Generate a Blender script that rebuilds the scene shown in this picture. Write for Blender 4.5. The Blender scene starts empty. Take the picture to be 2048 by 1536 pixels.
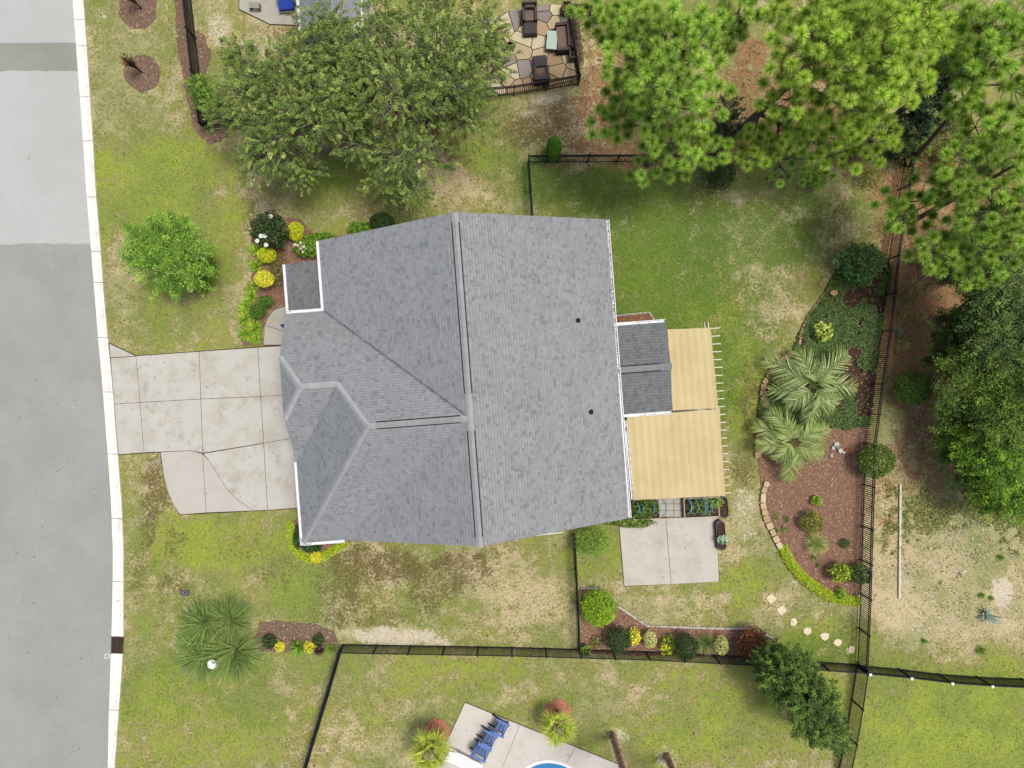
import bpy, math, random
import numpy as np
from mathutils import Vector

# ---------------------------------------------------------------- camera, sky, sun, exposure
H = 36.0            # drone height above the lawn in metres
F = 1364.0          # focal length in photograph pixels (2048 wide)
SC = bpy.context.scene
COL = SC.collection
cam = bpy.data.cameras.new('camera')
camo = bpy.data.objects.new('camera', cam); COL.objects.link(camo)
camo.location = (0, 0, H); camo.rotation_euler = (0, 0, 0)
cam.sensor_fit = 'HORIZONTAL'; cam.sensor_width = 36.0; cam.lens = 36.0 * F / 2048.0
cam.clip_start = 0.1; cam.clip_end = 2000
SC.camera = camo

SUN_EL, SUN_AZ = math.radians(73), math.radians(78)     # azimuth clockwise from the top of the picture
wd = bpy.data.worlds.new('World'); SC.world = wd; wd.use_nodes = True
nt = wd.node_tree
sky = nt.nodes.new('ShaderNodeTexSky'); sky.sky_type = 'NISHITA'; sky.sun_disc = False
sky.sun_elevation = SUN_EL; sky.sun_rotation = SUN_AZ
sky.air_density = 0.8; sky.dust_density = 4.5; sky.ozone_density = 0.0
nt.links.new(sky.outputs[0], nt.nodes['Background'].inputs[0])
nt.nodes['Background'].inputs[1].default_value = 0.12
sl = bpy.data.lights.new('sun', 'SUN'); sl.energy = 2.0; sl.angle = math.radians(14); sl.color = (1.0, 0.99, 0.93)
so = bpy.data.objects.new('sun', sl); COL.objects.link(so)
sv = Vector((math.sin(SUN_AZ) * math.cos(SUN_EL), math.cos(SUN_AZ) * math.cos(SUN_EL), math.sin(SUN_EL)))
so.rotation_euler = (-sv).to_track_quat('-Z', 'Y').to_euler(); so.location = sv * 60
SC.view_settings.view_transform = 'Standard'; SC.view_settings.look = 'None'
SC.view_settings.gamma = 1.0; SC.view_settings.use_curve_mapping = False
SC.view_settings.exposure = 0.60

# ---------------------------------------------------------------- helpers
rng = np.random.default_rng(11)
random.seed(11)
EXPO = 1.8
def C(r, g, b, k=1.0):
    """picture colour -> albedo of a surface lying in the open"""
    o = []
    for c in (r, g, b):
        c /= 255.0
        l = c / 12.92 if c <= 0.04045 else ((c + 0.055) / 1.055) ** 2.4
        o.append(min(0.85, l / EXPO * k))
    return tuple(o)
def P(px, py, z=0.0):
    s = (H - z) / F
    return np.array([(px - 1024) * s, -(py - 768) * s, z])
def G(px, z=0.0):
    return px * (H - z) / F
def nrm(a):
    a = np.asarray(a, float)
    return a / np.maximum(np.linalg.norm(a, axis=-1, keepdims=True), 1e-9)
ORG = {}

class MB:
    def __init__(s): s.b = []
    def arr(s, V, col=None, corner=None):
        V = np.asarray(V, float)
        if len(V) == 0: return
        n, k = V.shape[:2]
        if col is None: c = np.ones((n, 3))
        else:
            c = np.asarray(col, float)
            if c.ndim == 1: c = np.tile(c, (n, 1))
        s.b.append((V, c))
    def face(s, pts, col=None): s.arr(np.array([pts], float), None if col is None else np.array([col]))
    def box(s, c, size, ax=(1, 0), col=None, faces=6):
        ax = np.array(ax, float) / math.hypot(*ax)
        X = np.array([ax[0], ax[1], 0]); Y = np.array([-ax[1], ax[0], 0]); Z = np.array([0, 0, 1.])
        s.obox(c, X * size[0] / 2, Y * size[1] / 2, Z * size[2] / 2, col)
    def obox(s, c, X, Y, Z, col=None):
        c = np.array(c, float)
        v = [c + X * a + Y * b + Z * d for a, b, d in
             ((-1,-1,-1),(1,-1,-1),(1,1,-1),(-1,1,-1),(-1,-1,1),(1,-1,1),(1,1,1),(-1,1,1))]
        for f in ((3,2,1,0),(4,5,6,7),(0,1,5,4),(1,2,6,5),(2,3,7,6),(3,0,4,7)):
            s.face([v[i] for i in f], col)
    def beam(s, p0, p1, w, h, col=None):
        p0 = np.array(p0, float); p1 = np.array(p1, float); d = p1 - p0; L = np.linalg.norm(d); d = d / L
        up = np.array([0, 0, 1.]) if abs(d[2]) < .95 else np.array([1., 0, 0])
        y = nrm(np.cross(up, d)); z = np.cross(d, y)
        s.obox((p0 + p1) / 2, d * L / 2, y * w / 2, z * h / 2, col)
    def tube(s, pts, rad, n=6, col=None, cap=True):
        pts = np.asarray(pts, float); m = len(pts)
        rad = np.broadcast_to(np.asarray(rad, float), (m,))
        t = nrm(np.gradient(pts, axis=0))
        ref = np.array([0.31, 0.2, 0.93]) if abs(t[0][2]) < .9 else np.array([1., 0.1, 0])
        a = nrm(np.cross(t, ref)); b = np.cross(t, a)
        th = np.arange(n) * 2 * math.pi / n
        R = pts[:, None] + rad[:, None, None] * (a[:, None] * np.cos(th)[None, :, None] + b[:, None] * np.sin(th)[None, :, None])
        q = np.stack([R[:-1], np.roll(R[:-1], -1, 1), np.roll(R[1:], -1, 1), R[1:]], 2).reshape(-1, 4, 3)
        s.arr(q, col)
        if cap:
            s.face(R[0][::-1], col); s.face(R[-1], col)
    def prism(s, poly, z0, z1, col=None, bottom=False):
        p = [np.array(q[:2], float) for q in poly]
        area = sum(p[i][0] * p[(i+1) % len(p)][1] - p[(i+1) % len(p)][0] * p[i][1] for i in range(len(p)))
        if area < 0: p = p[::-1]
        s.face([(q[0], q[1], z1) for q in p], col)
        for i in range(len(p)):
            a, b = p[i], p[(i+1) % len(p)]
            s.face([(a[0], a[1], z0), (b[0], b[1], z0), (b[0], b[1], z1), (a[0], a[1], z1)], col)
        if bottom: s.face([(q[0], q[1], z0) for q in p[::-1]], col)
    def mesh(s, name, mat, org=(0, 0, 0), smooth=False):
        me = bpy.data.meshes.new(name)
        nv = sum(V.shape[0] * V.shape[1] for V, c in s.b)
        co = np.concatenate([V.reshape(-1, 3) for V, c in s.b]) - np.asarray(org, float)
        tot = np.concatenate([np.full(V.shape[0], V.shape[1]) for V, c in s.b])
        cl = np.concatenate([np.repeat(c, V.shape[1], 0) for V, c in s.b])
        st = np.concatenate([[0], np.cumsum(tot)[:-1]])
        me.vertices.add(nv); me.vertices.foreach_set('co', co.astype(np.float32).ravel())
        me.loops.add(nv); me.loops.foreach_set('vertex_index', np.arange(nv, dtype=np.int32))
        me.polygons.add(len(tot)); me.polygons.foreach_set('loop_start', st.astype(np.int32))
        me.polygons.foreach_set('loop_total', tot.astype(np.int32))
        me.update(calc_edges=True)
        at = me.color_attributes.new('Col', 'FLOAT_COLOR', 'POINT')
        at.data.foreach_set('color', np.concatenate([cl, np.ones((nv, 1))], 1).astype(np.float32).ravel())
        me.materials.append(mat)
        if smooth: me.polygons.foreach_set('use_smooth', np.ones(len(tot), bool))
        return me
    def build(s, name, mat, parent=None, kind=None, org=None, smooth=False):
        o0 = np.zeros(3) if parent is None else ORG[parent.name]
        o1 = o0 if org is None else np.asarray(org, float)
        me = s.mesh(name, mat, o1, smooth)
        o = bpy.data.objects.new(name, me); COL.objects.link(o)
        if parent is not None: o.parent = parent
        o.location = tuple(o1 - o0)
        ORG[o.name] = np.array(o1, float)
        if kind: o['kind'] = kind
        return o

def place(me, name, loc, parent):
    o = bpy.data.objects.new(name, me); COL.objects.link(o); o.parent = parent
    o.location = tuple(np.asarray(loc, float) - ORG[parent.name]); ORG[o.name] = np.asarray(loc, float)
    return o
def tag(o, label, cat, group=None):
    o['label'] = label; o['category'] = cat
    if group: o['group'] = group
    return o
def thing(name, label, cat, loc, group=None):
    o = bpy.data.objects.new(name, None); COL.objects.link(o)
    o.empty_display_size = .2; o.location = tuple(loc); ORG[o.name] = np.asarray(loc, float)
    return tag(o, label, cat, group)

# ---------------------------------------------------------------- materials
def nd(nt, t, **k):
    n = nt.nodes.new(t)
    for a, v in k.items():
        if a.startswith('_'): n.inputs[int(a[1:])].default_value = v
        else: setattr(n, a, v)
    return n
def mth(nt, op, a, b=None, c=None, clamp=False):
    n = nt.nodes.new('ShaderNodeMath'); n.operation = op; n.use_clamp = clamp
    for i, x in enumerate((a, b, c)):
        if x is None: continue
        if isinstance(x, (int, float)): n.inputs[i].default_value = x
        else: nt.links.new(x, n.inputs[i])
    return n.outputs[0]
def mixc(nt, f, a, b, blend='MIX'):
    n = nt.nodes.new('ShaderNodeMix'); n.data_type = 'RGBA'; n.blend_type = blend
    for i, x in ((0, f), (6, a), (7, b)):
        if isinstance(x, (int, float)): n.inputs[i].default_value = x
        elif isinstance(x, tuple): n.inputs[i].default_value = (*x[:3], 1)
        else: nt.links.new(x, n.inputs[i])
    return n.outputs[2]
def noise(nt, scale, detail=4, rough=.55, vec=None, w=0.0):
    g = nt.nodes.new('ShaderNodeNewGeometry')
    n = nt.nodes.new('ShaderNodeTexNoise'); n.inputs['Scale'].default_value = scale
    n.inputs['Detail'].default_value = detail; n.inputs['Roughness'].default_value = rough
    if vec is None:
        m = nt.nodes.new('ShaderNodeMapping'); m.inputs['Location'].default_value = (w * 13.1, w * 7.7, w * 3.3)
        nt.links.new(g.outputs['Position'], m.inputs['Vector']); vec = m.outputs[0]
    nt.links.new(vec, n.inputs['Vector'])
    return n.outputs[0]
def sstep(nt, x, a, b):
    n = nt.nodes.new('ShaderNodeMapRange'); n.interpolation_type = 'SMOOTHSTEP'
    n.inputs[1].default_value = a; n.inputs[2].default_value = b
    nt.links.new(x, n.inputs[0]); return n.outputs[0]
def newmat(name):
    m = bpy.data.materials.new(name); m.use_nodes = True
    t = m.node_tree
    return m, t, t.nodes['Principled BSDF']
def mat(name, col=None, col2=None, scale=3.0, rough=.8, bump=0.0, bscale=30.0, spec=.25, var=.25, vscale=6.0, metal=0.0, lo=.35, hi=.65, detail=5):
    """col None: colour from the mesh; col2: second colour worn in by noise"""
    m, t, p = newmat(name)
    if col is None:
        a = nd(t, 'ShaderNodeAttribute', attribute_name='Col'); base = a.outputs[0]
    else: base = tuple(col)
    if col2 is not None:
        base = mixc(t, sstep(t, noise(t, scale, detail), lo, hi), base, tuple(col2))
    if var > 0:
        v = mth(t, 'MULTIPLY_ADD', noise(t, vscale, 5, .65, w=2), 2 * var, 1 - var)
        cb = nd(t, 'ShaderNodeCombineColor')
        for i in range(3): t.links.new(v, cb.inputs[i])
        base = mixc(t, 1.0, base, cb.outputs[0], 'MULTIPLY')
    if isinstance(base, tuple): p.inputs['Base Color'].default_value = (*base, 1)
    else: t.links.new(base, p.inputs['Base Color'])
    p.inputs['Roughness'].default_value = rough; p.inputs['Specular IOR Level'].default_value = spec
    p.inputs['Metallic'].default_value = metal
    if bump > 0:
        b = nd(t, 'ShaderNodeBump'); b.inputs['Strength'].default_value = 1.0; b.inputs['Distance'].default_value = bump
        t.links.new(noise(t, bscale, 4, w=5), b.inputs['Height']); t.links.new(b.outputs[0], p.inputs['Normal'])
    return m
def leafmat(name, tr=.3, rough=.55):
    m, t, p = newmat(name)
    a = nd(t, 'ShaderNodeAttribute', attribute_name='Col')
    t.links.new(a.outputs[0], p.inputs['Base Color']); p.inputs['Roughness'].default_value = rough
    p.inputs['Specular IOR Level'].default_value = .3
    tl = nd(t, 'ShaderNodeBsdfTranslucent')
    y = mixc(t, 1.0, a.outputs[0], (1.0, 1.0, .55), 'MULTIPLY'); t.links.new(y, tl.inputs[0])
    mx = nd(t, 'ShaderNodeMixShader'); mx.inputs[0].default_value = tr
    t.links.new(p.outputs[0], mx.inputs[1]); t.links.new(tl.outputs[0], mx.inputs[2])
    t.links.new(mx.outputs[0], t.nodes['Material Output'].inputs[0])
    return m
MAT = {}
MAT['leaf'] = leafmat('leaf', .25)
MAT['needle'] = leafmat('needle', .08, .55)
MAT['grass'] = leafmat('grass_blade', .25, .7)
MAT['bark'] = mat('bark', rough=.9, bump=.01, bscale=30, var=.4, vscale=14)
MAT['litter'] = mat('dead_leaf', rough=.9, var=.15)
MAT['shingle'] = mat('shingle', rough=.9, spec=.2, var=.16, vscale=.9, bump=.003, bscale=160)
MAT['stone'] = mat('stone', rough=.85, var=.3, vscale=9, bump=.006, bscale=40)
MAT['concrete'] = mat('concrete', rough=.85, var=.12, vscale=2.2, bump=.002, bscale=90)
MAT['kerb'] = mat('kerb_concrete', (.60, .585, .52), (.47, .45, .385), 2.2, .85, .002, 80, var=.1, lo=.45, hi=.8)
MAT['black'] = mat('black_metal', (.010, .011, .014), rough=.6, spec=.15, var=.2, metal=0)
MAT['white'] = mat('white_paint', (.55, .55, .57), (.46, .45, .45), 5, .45, var=.06, spec=.4, lo=.5, hi=.8)
MAT['paint'] = mat('painted', rough=.55, var=.12, vscale=8)
MAT['wicker'] = mat('wicker', (.030, .022, .020), (.055, .042, .038), 60, .7, .004, 120, var=.2)
MAT['fabric'] = mat('fabric', rough=.9, var=.08, vscale=20, bump=.001, bscale=200)
MAT['wall'] = mat('siding', (.5, .49, .46), rough=.7, var=.05)
MAT['soil'] = mat('soil', C(90, 66, 48), C(60, 44, 34), 8, .95, .02, 30, var=.4, vscale=30)
MAT['dark'] = mat('dark_void', (.012, .012, .013), rough=.9, var=0)
MAT['glass'] = mat('dark_glass', (.02, .025, .03), rough=.08, var=0, spec=.6)
MAT['mulch'] = mat('mulch', C(168, 130, 108), C(124, 94, 76), 14, .95, .03, 35, var=.45, vscale=28, detail=8, lo=.3, hi=.7)
MAT['mulch_pale'] = mat('mulch_pale', C(150, 125, 105), C(112, 88, 72), 14, .95, .03, 35, var=.4, vscale=28, detail=8, lo=.3, hi=.7)
MAT['mulch_red'] = mat('mulch_red', C(216, 152, 118), C(190, 122, 92), 14, .95, .03, 35, var=.35, vscale=28, detail=8)
MAT['steel'] = mat('rusty_steel', (.05, .035, .028), (.09, .05, .03), 20, .7, var=.3, metal=.3)

def asphalt(name, c1, c2):
    m, t, p = newmat(name)
    b = mixc(t, sstep(t, noise(t, .35, 4, .6), .35, .68), c1, c2)
    sp = sstep(t, noise(t, 45, 2, .6, w=3), .3, .75)
    b = mixc(t, 1.0, b, mixc(t, sp, (.74,) * 3, (1.22,) * 3), 'MULTIPLY')
    # oil and tar spots
    vo = nd(t, 'ShaderNodeTexVoronoi'); vo.inputs['Scale'].default_value = 1.3
    g = nd(t, 'ShaderNodeNewGeometry'); t.links.new(g.outputs['Position'], vo.inputs['Vector'])
    s = mth(t, 'LESS_THAN', vo.outputs['Distance'], .055)
    s = mth(t, 'MULTIPLY', s, sstep(t, noise(t, .5, 2, w=7), .36, .42))
    b = mixc(t, mth(t, 'MULTIPLY', s, .8), b, (.07, .07, .07))
    t.links.new(b, p.inputs['Base Color']); p.inputs['Roughness'].default_value = .9
    p.inputs['Specular IOR Level'].default_value = .2
    bp = nd(t, 'ShaderNodeBump'); bp.inputs['Distance'].default_value = .004
    t.links.new(noise(t, 70, 2), bp.inputs['Height']); t.links.new(bp.outputs[0], p.inputs['Normal'])
    return m
MAT['road_old'] = asphalt('asphalt_grey', C(178, 179, 174), C(170, 171, 164))
MAT['road_pale'] = asphalt('asphalt_pale', C(208, 208, 205), C(201, 201, 197))
MAT['road_cut'] = asphalt('asphalt_cut', C(170, 172, 160), C(160, 162, 150))

# ---------------------------------------------------------------- paint maps of the lawns (what grows or lies where)
def vnoise(x, y, scale, seed, octv=3):
    r = np.random.default_rng(seed); out = np.zeros_like(x); amp = 1.0; tot = 0
    for o in range(octv):
        g = r.random((256, 256)); fx = x * scale + 57.3 * o; fy = y * scale + 91.7 * o
        ix = np.floor(fx).astype(int); iy = np.floor(fy).astype(int)
        tx = fx - ix; ty = fy - iy; tx = tx * tx * (3 - 2 * tx); ty = ty * ty * (3 - 2 * ty)
        a = g[ix % 256, iy % 256]; b = g[(ix + 1) % 256, iy % 256]; c = g[ix % 256, (iy + 1) % 256]; d = g[(ix + 1) % 256, (iy + 1) % 256]
        out += amp * ((a * (1 - tx) + b * tx) * (1 - ty) + (c * (1 - tx) + d * tx) * ty); tot += amp
        amp *= .55; scale *= 2.1
    return out / tot
def blob(px, py, l):
    o = np.zeros_like(px)
    for cx, cy, rx, ry, k in l:
        d = np.sqrt(((px - cx) / rx) ** 2 + ((py - cy) / ry) ** 2)
        t = np.clip((1.45 - d) / .9, 0, 1); o = np.maximum(o, k * t * t * (3 - 2 * t))
    return o
LUSH = [(310,330,140,65,1.15),(300,400,120,70,.95),(420,480,90,90,.55),(330,640,110,40,.55),(430,1090,150,55,.9),(600,1190,60,50,.85),(640,1150,80,40,.7),
        (1900,1440,200,130,1.1),(2000,1500,140,100,1.0),(1290,540,80,110,.8),(1400,640,110,80,.65),(1480,760,60,120,.7),(900,1200,60,50,.6),(1650,1270,60,40,.75),
        (980,300,70,50,.75),(700,360,120,50,.6),(1700,1290,40,50,.7),(900,1390,300,90,.42),(1450,1420,260,110,.5),(400,1420,160,110,.58),(1620,1420,90,90,.45),(1900,40,120,50,.4),
        (1180,1100,50,60,.65),(1480,1180,90,60,.5),(480,700,80,30,.5),(1340,20,140,40,.7)]
DEEP = [(1300,520,210,190,.74),(1480,640,120,160,.5),(1440,740,70,120,.6),(700,1180,200,90,.3),(430,1350,150,120,.3),(1000,330,60,60,.3),(960,1230,150,50,.15),(1200,370,160,50,.85),(1330,440,200,70,.7),(1300,560,130,100,.45),(1560,470,120,70,.75),(1430,560,120,90,.55),(1640,410,100,40,.55),(1100,360,60,60,.8),(1440,800,40,90,.5),(1420,850,40,60,.4),
        (400,1330,120,70,.35),(500,1440,100,60,.3),(300,1370,60,90,.3),(640,350,60,50,.45),(800,410,90,40,.4),(1640,1300,60,40,.6),(1940,1000,120,140,.5),(1880,900,60,90,.3),(2000,40,60,60,.4),
        (1560,1380,60,60,.25),(290,1130,60,60,.3),(360,1180,90,50,.25)]
BROWN = [(310,965,28,60,.75),(290,1050,26,80,.7),(360,1090,30,50,.55),(760,1130,110,45,.8),(880,1140,90,40,.7),(690,1200,70,60,.6),(850,1190,40,50,.65),(920,1120,90,25,.7),(740,1240,60,30,.55),(360,1170,45,22,.5),
         (530,410,40,35,.6),(1080,250,110,50,.7),(1160,260,80,60,.6),(620,1080,50,20,.5),(480,1100,60,30,.42),(1490,820,24,100,.6),(1490,930,28,60,.55),(920,300,40,25,.6),(1390,400,40,25,.35),
         (400,110,20,70,.5),(270,1150,20,60,.4),(1660,440,60,40,.5),(560,1140,60,40,.45),(1140,160,50,90,.35),(1190,60,60,60,.55)]
LITTER = [(1880,1080,150,160,.22),(1790,1000,40,80,.45),(1830,900,60,60,.5),(1900,1180,120,80,.16),(1880,620,130,230,.85),(1800,420,70,120,.6),(1920,820,120,120,.6),(1240,200,90,120,.6),(1300,290,140,50,.6),(1560,200,160,120,.55),(1510,100,40,40,.8),(1700,280,140,50,.6),(1860,300,80,80,.6),(1980,420,90,140,.7),
          (680,230,130,70,.9),(830,250,90,50,.8),(1500,280,140,40,.7),(1290,640,36,10,.9),(1850,950,60,60,.5),(600,80,80,50,.5),(1950,700,120,160,.7),(1750,800,26,60,.5)]
SAND = [(790,1270,95,18,.85),(720,1265,40,14,.6),(870,1280,40,12,.75),(440,60,28,40,.6),(420,20,18,26,.5),(1090,205,36,14,.7),(1050,228,24,12,.62),(1110,190,24,10,.5),(2005,1190,24,36,.95),(540,30,60,30,.5),(520,90,60,26,.55),
        (1870,1150,130,120,.36),(1960,1080,100,70,.36),(1840,1230,100,60,.38),(1990,1270,70,40,.36),(1490,1010,30,36,.58),(1490,1060,26,26,.5),(300,935,24,10,.5),(525,410,20,26,.5),(1480,395,24,16,.55),(1230,1475,26,26,.55),(1335,1508,25,25,.55),
        (1700,460,26,24,.45),(200,30,20,16,.45),(330,10,14,14,.5),(1590,1170,16,12,.5),(1640,1165,20,12,.4),(1690,1300,14,10,.5),(1240,870,8,8,0)]
DRY = [(1880,1140,210,200,.95),(1780,1050,50,200,.9),(1000,1180,150,70,.7),(1350,1215,130,30,.75),(250,200,80,150,.55),(500,560,30,150,.5),(1530,600,60,60,.65),(1500,480,50,30,.45),(1490,1080,60,60,.6),(1060,330,40,40,.4),(470,760,0.1,.1,0),(900,360,90,40,.55),
       (240,560,30,120,.5),(400,640,130,30,.5),(740,1420,120,90,.4),(1180,1400,220,60,.42),(660,1330,60,160,.3),(1100,260,110,90,.5),(1050,1160,60,40,.6),(1560,1240,60,40,.45),(420,1420,60,60,.25),(540,390,60,90,.5),(1950,60,80,60,.4),(1850,1380,150,20,.4)]
def maps(x, y):
    px = 1024 + x * F / H; py = 768 - y * F / H
    wx = (vnoise(x, y, .35, 31) - .5) * 70; wy = (vnoise(x, y, .35, 37) - .5) * 70
    qx, qy = px + wx, py + wy
    g = .41 + .5 * (blob(qx, qy, LUSH)) - .42 * blob(qx, qy, DRY)
    return dict(green=np.clip(g, 0, 1.0), deep=blob(qx, qy, DEEP), brown=blob(qx, qy, BROWN), litter=blob(qx, qy, LITTER), sand=blob(px + wx * .4, py + wy * .4, SAND))
TAN, MID, LSH = C(212, 196, 152), C(162, 158, 94), C(164, 180, 74)
DPG, BRN, LIT, SND = C(100, 132, 50), C(116, 96, 70), C(172, 128, 94), C(228, 216, 190)

xs = np.concatenate([[-600, -250, -90, -45], np.linspace(-30, 30, 201), [45, 90, 250, 600]])
ys = np.concatenate([[-600, -250, -80, -36], np.linspace(-23, 23, 155), [36, 80, 250, 600]])
XX, YY = np.meshgrid(xs, ys); nx, ny = len(xs), len(ys)
me = bpy.data.meshes.new('ground')
me.vertices.add(nx * ny)
ZZ = (vnoise(XX, YY, .4, 3) - .5) * .03 - .015
ZZ[(abs(XX) > 31) | (abs(YY) > 24)] = -.02
me.vertices.foreach_set('co', np.stack([XX, YY, ZZ], -1).astype(np.float32).ravel())
ii = (np.arange(ny - 1)[:, None] * nx + np.arange(nx - 1)[None, :]).ravel()
qd = np.stack([ii, ii + 1, ii + nx + 1, ii + nx], 1).astype(np.int32)
me.loops.add(qd.size); me.loops.foreach_set('vertex_index', qd.ravel())
me.polygons.add(len(qd)); me.polygons.foreach_set('loop_start', np.arange(len(qd), dtype=np.int32) * 4); me.polygons.foreach_set('loop_total', np.full(len(qd), 4, np.int32))
me.update(calc_edges=True)
for k, v in maps(XX, YY).items():
    a = me.attributes.new(k, 'FLOAT', 'POINT'); a.data.foreach_set('value', v.astype(np.float32).ravel())
gm, t, p = newmat('lawn')
n1 = noise(t, .45, 3); n2 = noise(t, 1.6, 5, .65, w=1); n3 = noise(t, 7, 5, .75, w=2)
def at(n): return nd(t, 'ShaderNodeAttribute', attribute_name=n).outputs['Fac']
def add3(a, *ks):
    for nn, w in ks: a = mth(t, 'ADD', a, mth(t, 'MULTIPLY', mth(t, 'SUBTRACT', nn, .5), w))
    return a
gv = add3(at('green'), (n1, 1.2), (n2, 1.7), (n3, 1.7))
cr = nd(t, 'ShaderNodeValToRGB'); t.links.new(gv, cr.inputs[0])
cr.color_ramp.elements[0].position = .12; cr.color_ramp.elements[0].color = (*TAN, 1)
cr.color_ramp.elements[1].position = .85; cr.color_ramp.elements[1].color = (*LSH, 1)
e = cr.color_ramp.elements.new(.45); e.color = (*MID, 1)
c = cr.outputs[0]
c = mixc(t, mth(t, 'MULTIPLY', sstep(t, noise(t, .28, 4, .6, w=11), .42, .62), .55), c, C(132, 150, 80))
c = mixc(t, mth(t, 'MULTIPLY', sstep(t, add3(at('deep'), (n2, 1.2), (n3, 1.4)), .15, .85), .85), c, DPG)
c = mixc(t, mth(t, 'MULTIPLY', sstep(t, add3(at('brown'), (n2, 1.6), (n3, 2.6)), .3, .85), .75), c, BRN)
wd_ = mth(t, 'MULTIPLY', sstep(t, noise(t, 5.5, 5, .8, w=13), .53, .62), mth(t, 'MULTIPLY_ADD', at('brown'), 1.0, .06, clamp=True))
c = mixc(t, mth(t, 'MULTIPLY', wd_, .8), c, C(78, 84, 48))
c = mixc(t, mth(t, 'MULTIPLY', sstep(t, add3(at('litter'), (n2, 1.5), (n3, 2.0)), .32, .62), .9), c, LIT)
c = mixc(t, mth(t, 'MULTIPLY', sstep(t, add3(at('sand'), (n2, 1.3), (n3, 2.2)), .42, .72), .9), c, SND)
fine = mth(t, 'MULTIPLY_ADD', noise(t, 13, 5, .8, w=4), 2.0, .02)
cb = nd(t, 'ShaderNodeCombineColor')
for i in range(3): t.links.new(fine, cb.inputs[i])
c = mixc(t, 1.0, c, cb.outputs[0], 'MULTIPLY')
t.links.new(c, p.inputs['Base Color']); p.inputs['Roughness'].default_value = .95; p.inputs['Specular IOR Level'].default_value = .1
bp = nd(t, 'ShaderNodeBump'); bp.inputs['Distance'].default_value = .03
t.links.new(noise(t, 30, 3, .7), bp.inputs['Height']); t.links.new(bp.outputs[0], p.inputs['Normal'])
me.materials.append(gm)
ground = bpy.data.objects.new('ground', me); COL.objects.link(ground); ground['kind'] = 'structure'

# ---------------------------------------------------------------- road, kerb, driveway, slabs
def pxpoly(pts, z=0.0): return [P(a, b, z)[:2] for a, b in pts]
def inset(poly, d):
    p = [np.array(q[:2], float) for q in poly]
    n = len(p); area = sum(p[i][0] * p[(i+1) % n][1] - p[(i+1) % n][0] * p[i][1] for i in range(n))
    if area < 0: p = p[::-1]
    out = []
    for i in range(n):
        a, b, c_ = p[i-1], p[i], p[(i+1) % n]
        d1 = nrm(b - a); d2 = nrm(c_ - b)
        n1_ = np.array([-d1[1], d1[0]]); n2_ = np.array([-d2[1], d2[0]])
        m = n1_ + n2_; den = max(.35, 1 + float(n1_ @ n2_)); out.append(b + m * d / den)
    return out
def inpoly(x, y, poly):
    r = np.zeros(x.shape, bool); n = len(poly)
    for i in range(n):
        x0, y0 = poly[i][:2]; x1, y1 = poly[(i+1) % n][:2]
        if y0 == y1: continue
        k = ((y0 > y) != (y1 > y)) & (x < (x1 - x0) * (y - y0) / (y1 - y0) + x0); r ^= k
    return r
KEEP_OUT = []          # no grass inside these outlines
KL = [(92,-1000),(130,-300),(146,0),(152,85),(160,190),(167,290),(173,384),(181,480),(188,570),(197,680),(205,768),(215,900),(222,1000),(226,1100),(225.5,1160),(223,1280),(221,1340),(217.5,1450),(216,1536),(205,1900),(190,2400)]
KR = [(114,-1000),(152,-300),(168,0),(174,85),(181,190),(187.5,290),(193,384),(201,480),(207.5,570),(217,680),(226,768),(236,900),(244,1000),(248,1100),(248,1160),(248,1280),(244.5,1340),(236.5,1450),(230,1536),(214,1900),(199,2400)]
def kx(L, y): return float(np.interp(y, [q[1] for q in L], [q[0] for q in L]))
def road_strip(y0, y1, jag=0.0):
    ps = []
    for k in range(26):
        f = k / 25; x = -260 + (kx(KL, y0) + 260) * f
        ps.append((x, y0 + (random.uniform(-jag, jag) if jag and 0 < k < 25 else 0)))
    for y in np.linspace(y0, y1, 14)[1:-1]: ps.append((kx(KL, y) + .4, y))
    for k in range(26):
        f = 1 - k / 25; x = -260 + (kx(KL, y1) + 260) * f
        ps.append((x, y1 + (random.uniform(-jag, jag) if jag and 0 < k < 25 else 0)))
    return pxpoly(ps)
def flat(name, poly, z, m, kind='structure', parent=None, thick=.02):
    b = MB(); b.prism(poly, z - thick, z); return b.build(name, m, parent, kind)
rp = road_strip(-1000, 2400); KEEP_OUT.append(rp)
road = flat('road', rp, .004, MAT['road_old'], thick=.03)
flat('road_patch', road_strip(-995, 86, 1.2), .008, MAT['road_pale'], thick=.003)
flat('road_patch', road_strip(142, 488, 2.0), .008, MAT['road_pale'], thick=.003)
flat('road_patch', road_strip(86.5, 141.5, 1.0), .012, MAT['road_cut'], thick=.007)
kb = flat('kerb', pxpoly([(a + .5, b) for a, b in KL] + [(a - .5, b) for a, b in KR[::-1]]), .006, MAT['soil'], thick=.03)
KEEP_OUT.append(pxpoly(KL + KR[::-1]))
joints = [-1000,-890,-780,-670,-560,-450,-370,-300,-200,-95,40,92,194,282,394,503,565,675,784,908,1037,1163,1273,1306.5,1420,1536,1660,1780,1900,2020,2140,2260,2400]
for j0, j1 in zip(joints[:-1], joints[1:]):
    if j0 == 1273: continue
    ysg = np.linspace(j0 + .5, j1 - .5, 5); b = MB()
    prof = [(0.0, .012), (.25, .006), (.55, .012), (.82, .06), (1.0, .075)]
    rows = []
    for y in ysg:
        a = P(kx(KL, y), y); c_ = P(kx(KR, y), y)
        rows.append([np.array([*(a + (c_ - a) * f)[:2], z + .004]) for f, z in prof] + [np.array([c_[0], c_[1], -.02])])
    for r0, r1 in zip(rows[:-1], rows[1:]):
        for k in range(len(prof)): b.face([r1[k], r1[k+1], r0[k+1], r0[k]])
    for r in (rows[0], rows[-1]): b.face([r[0] - [0, 0, .03]] + r)
    b.build('kerb_segment', MAT['kerb'], kb)

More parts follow.
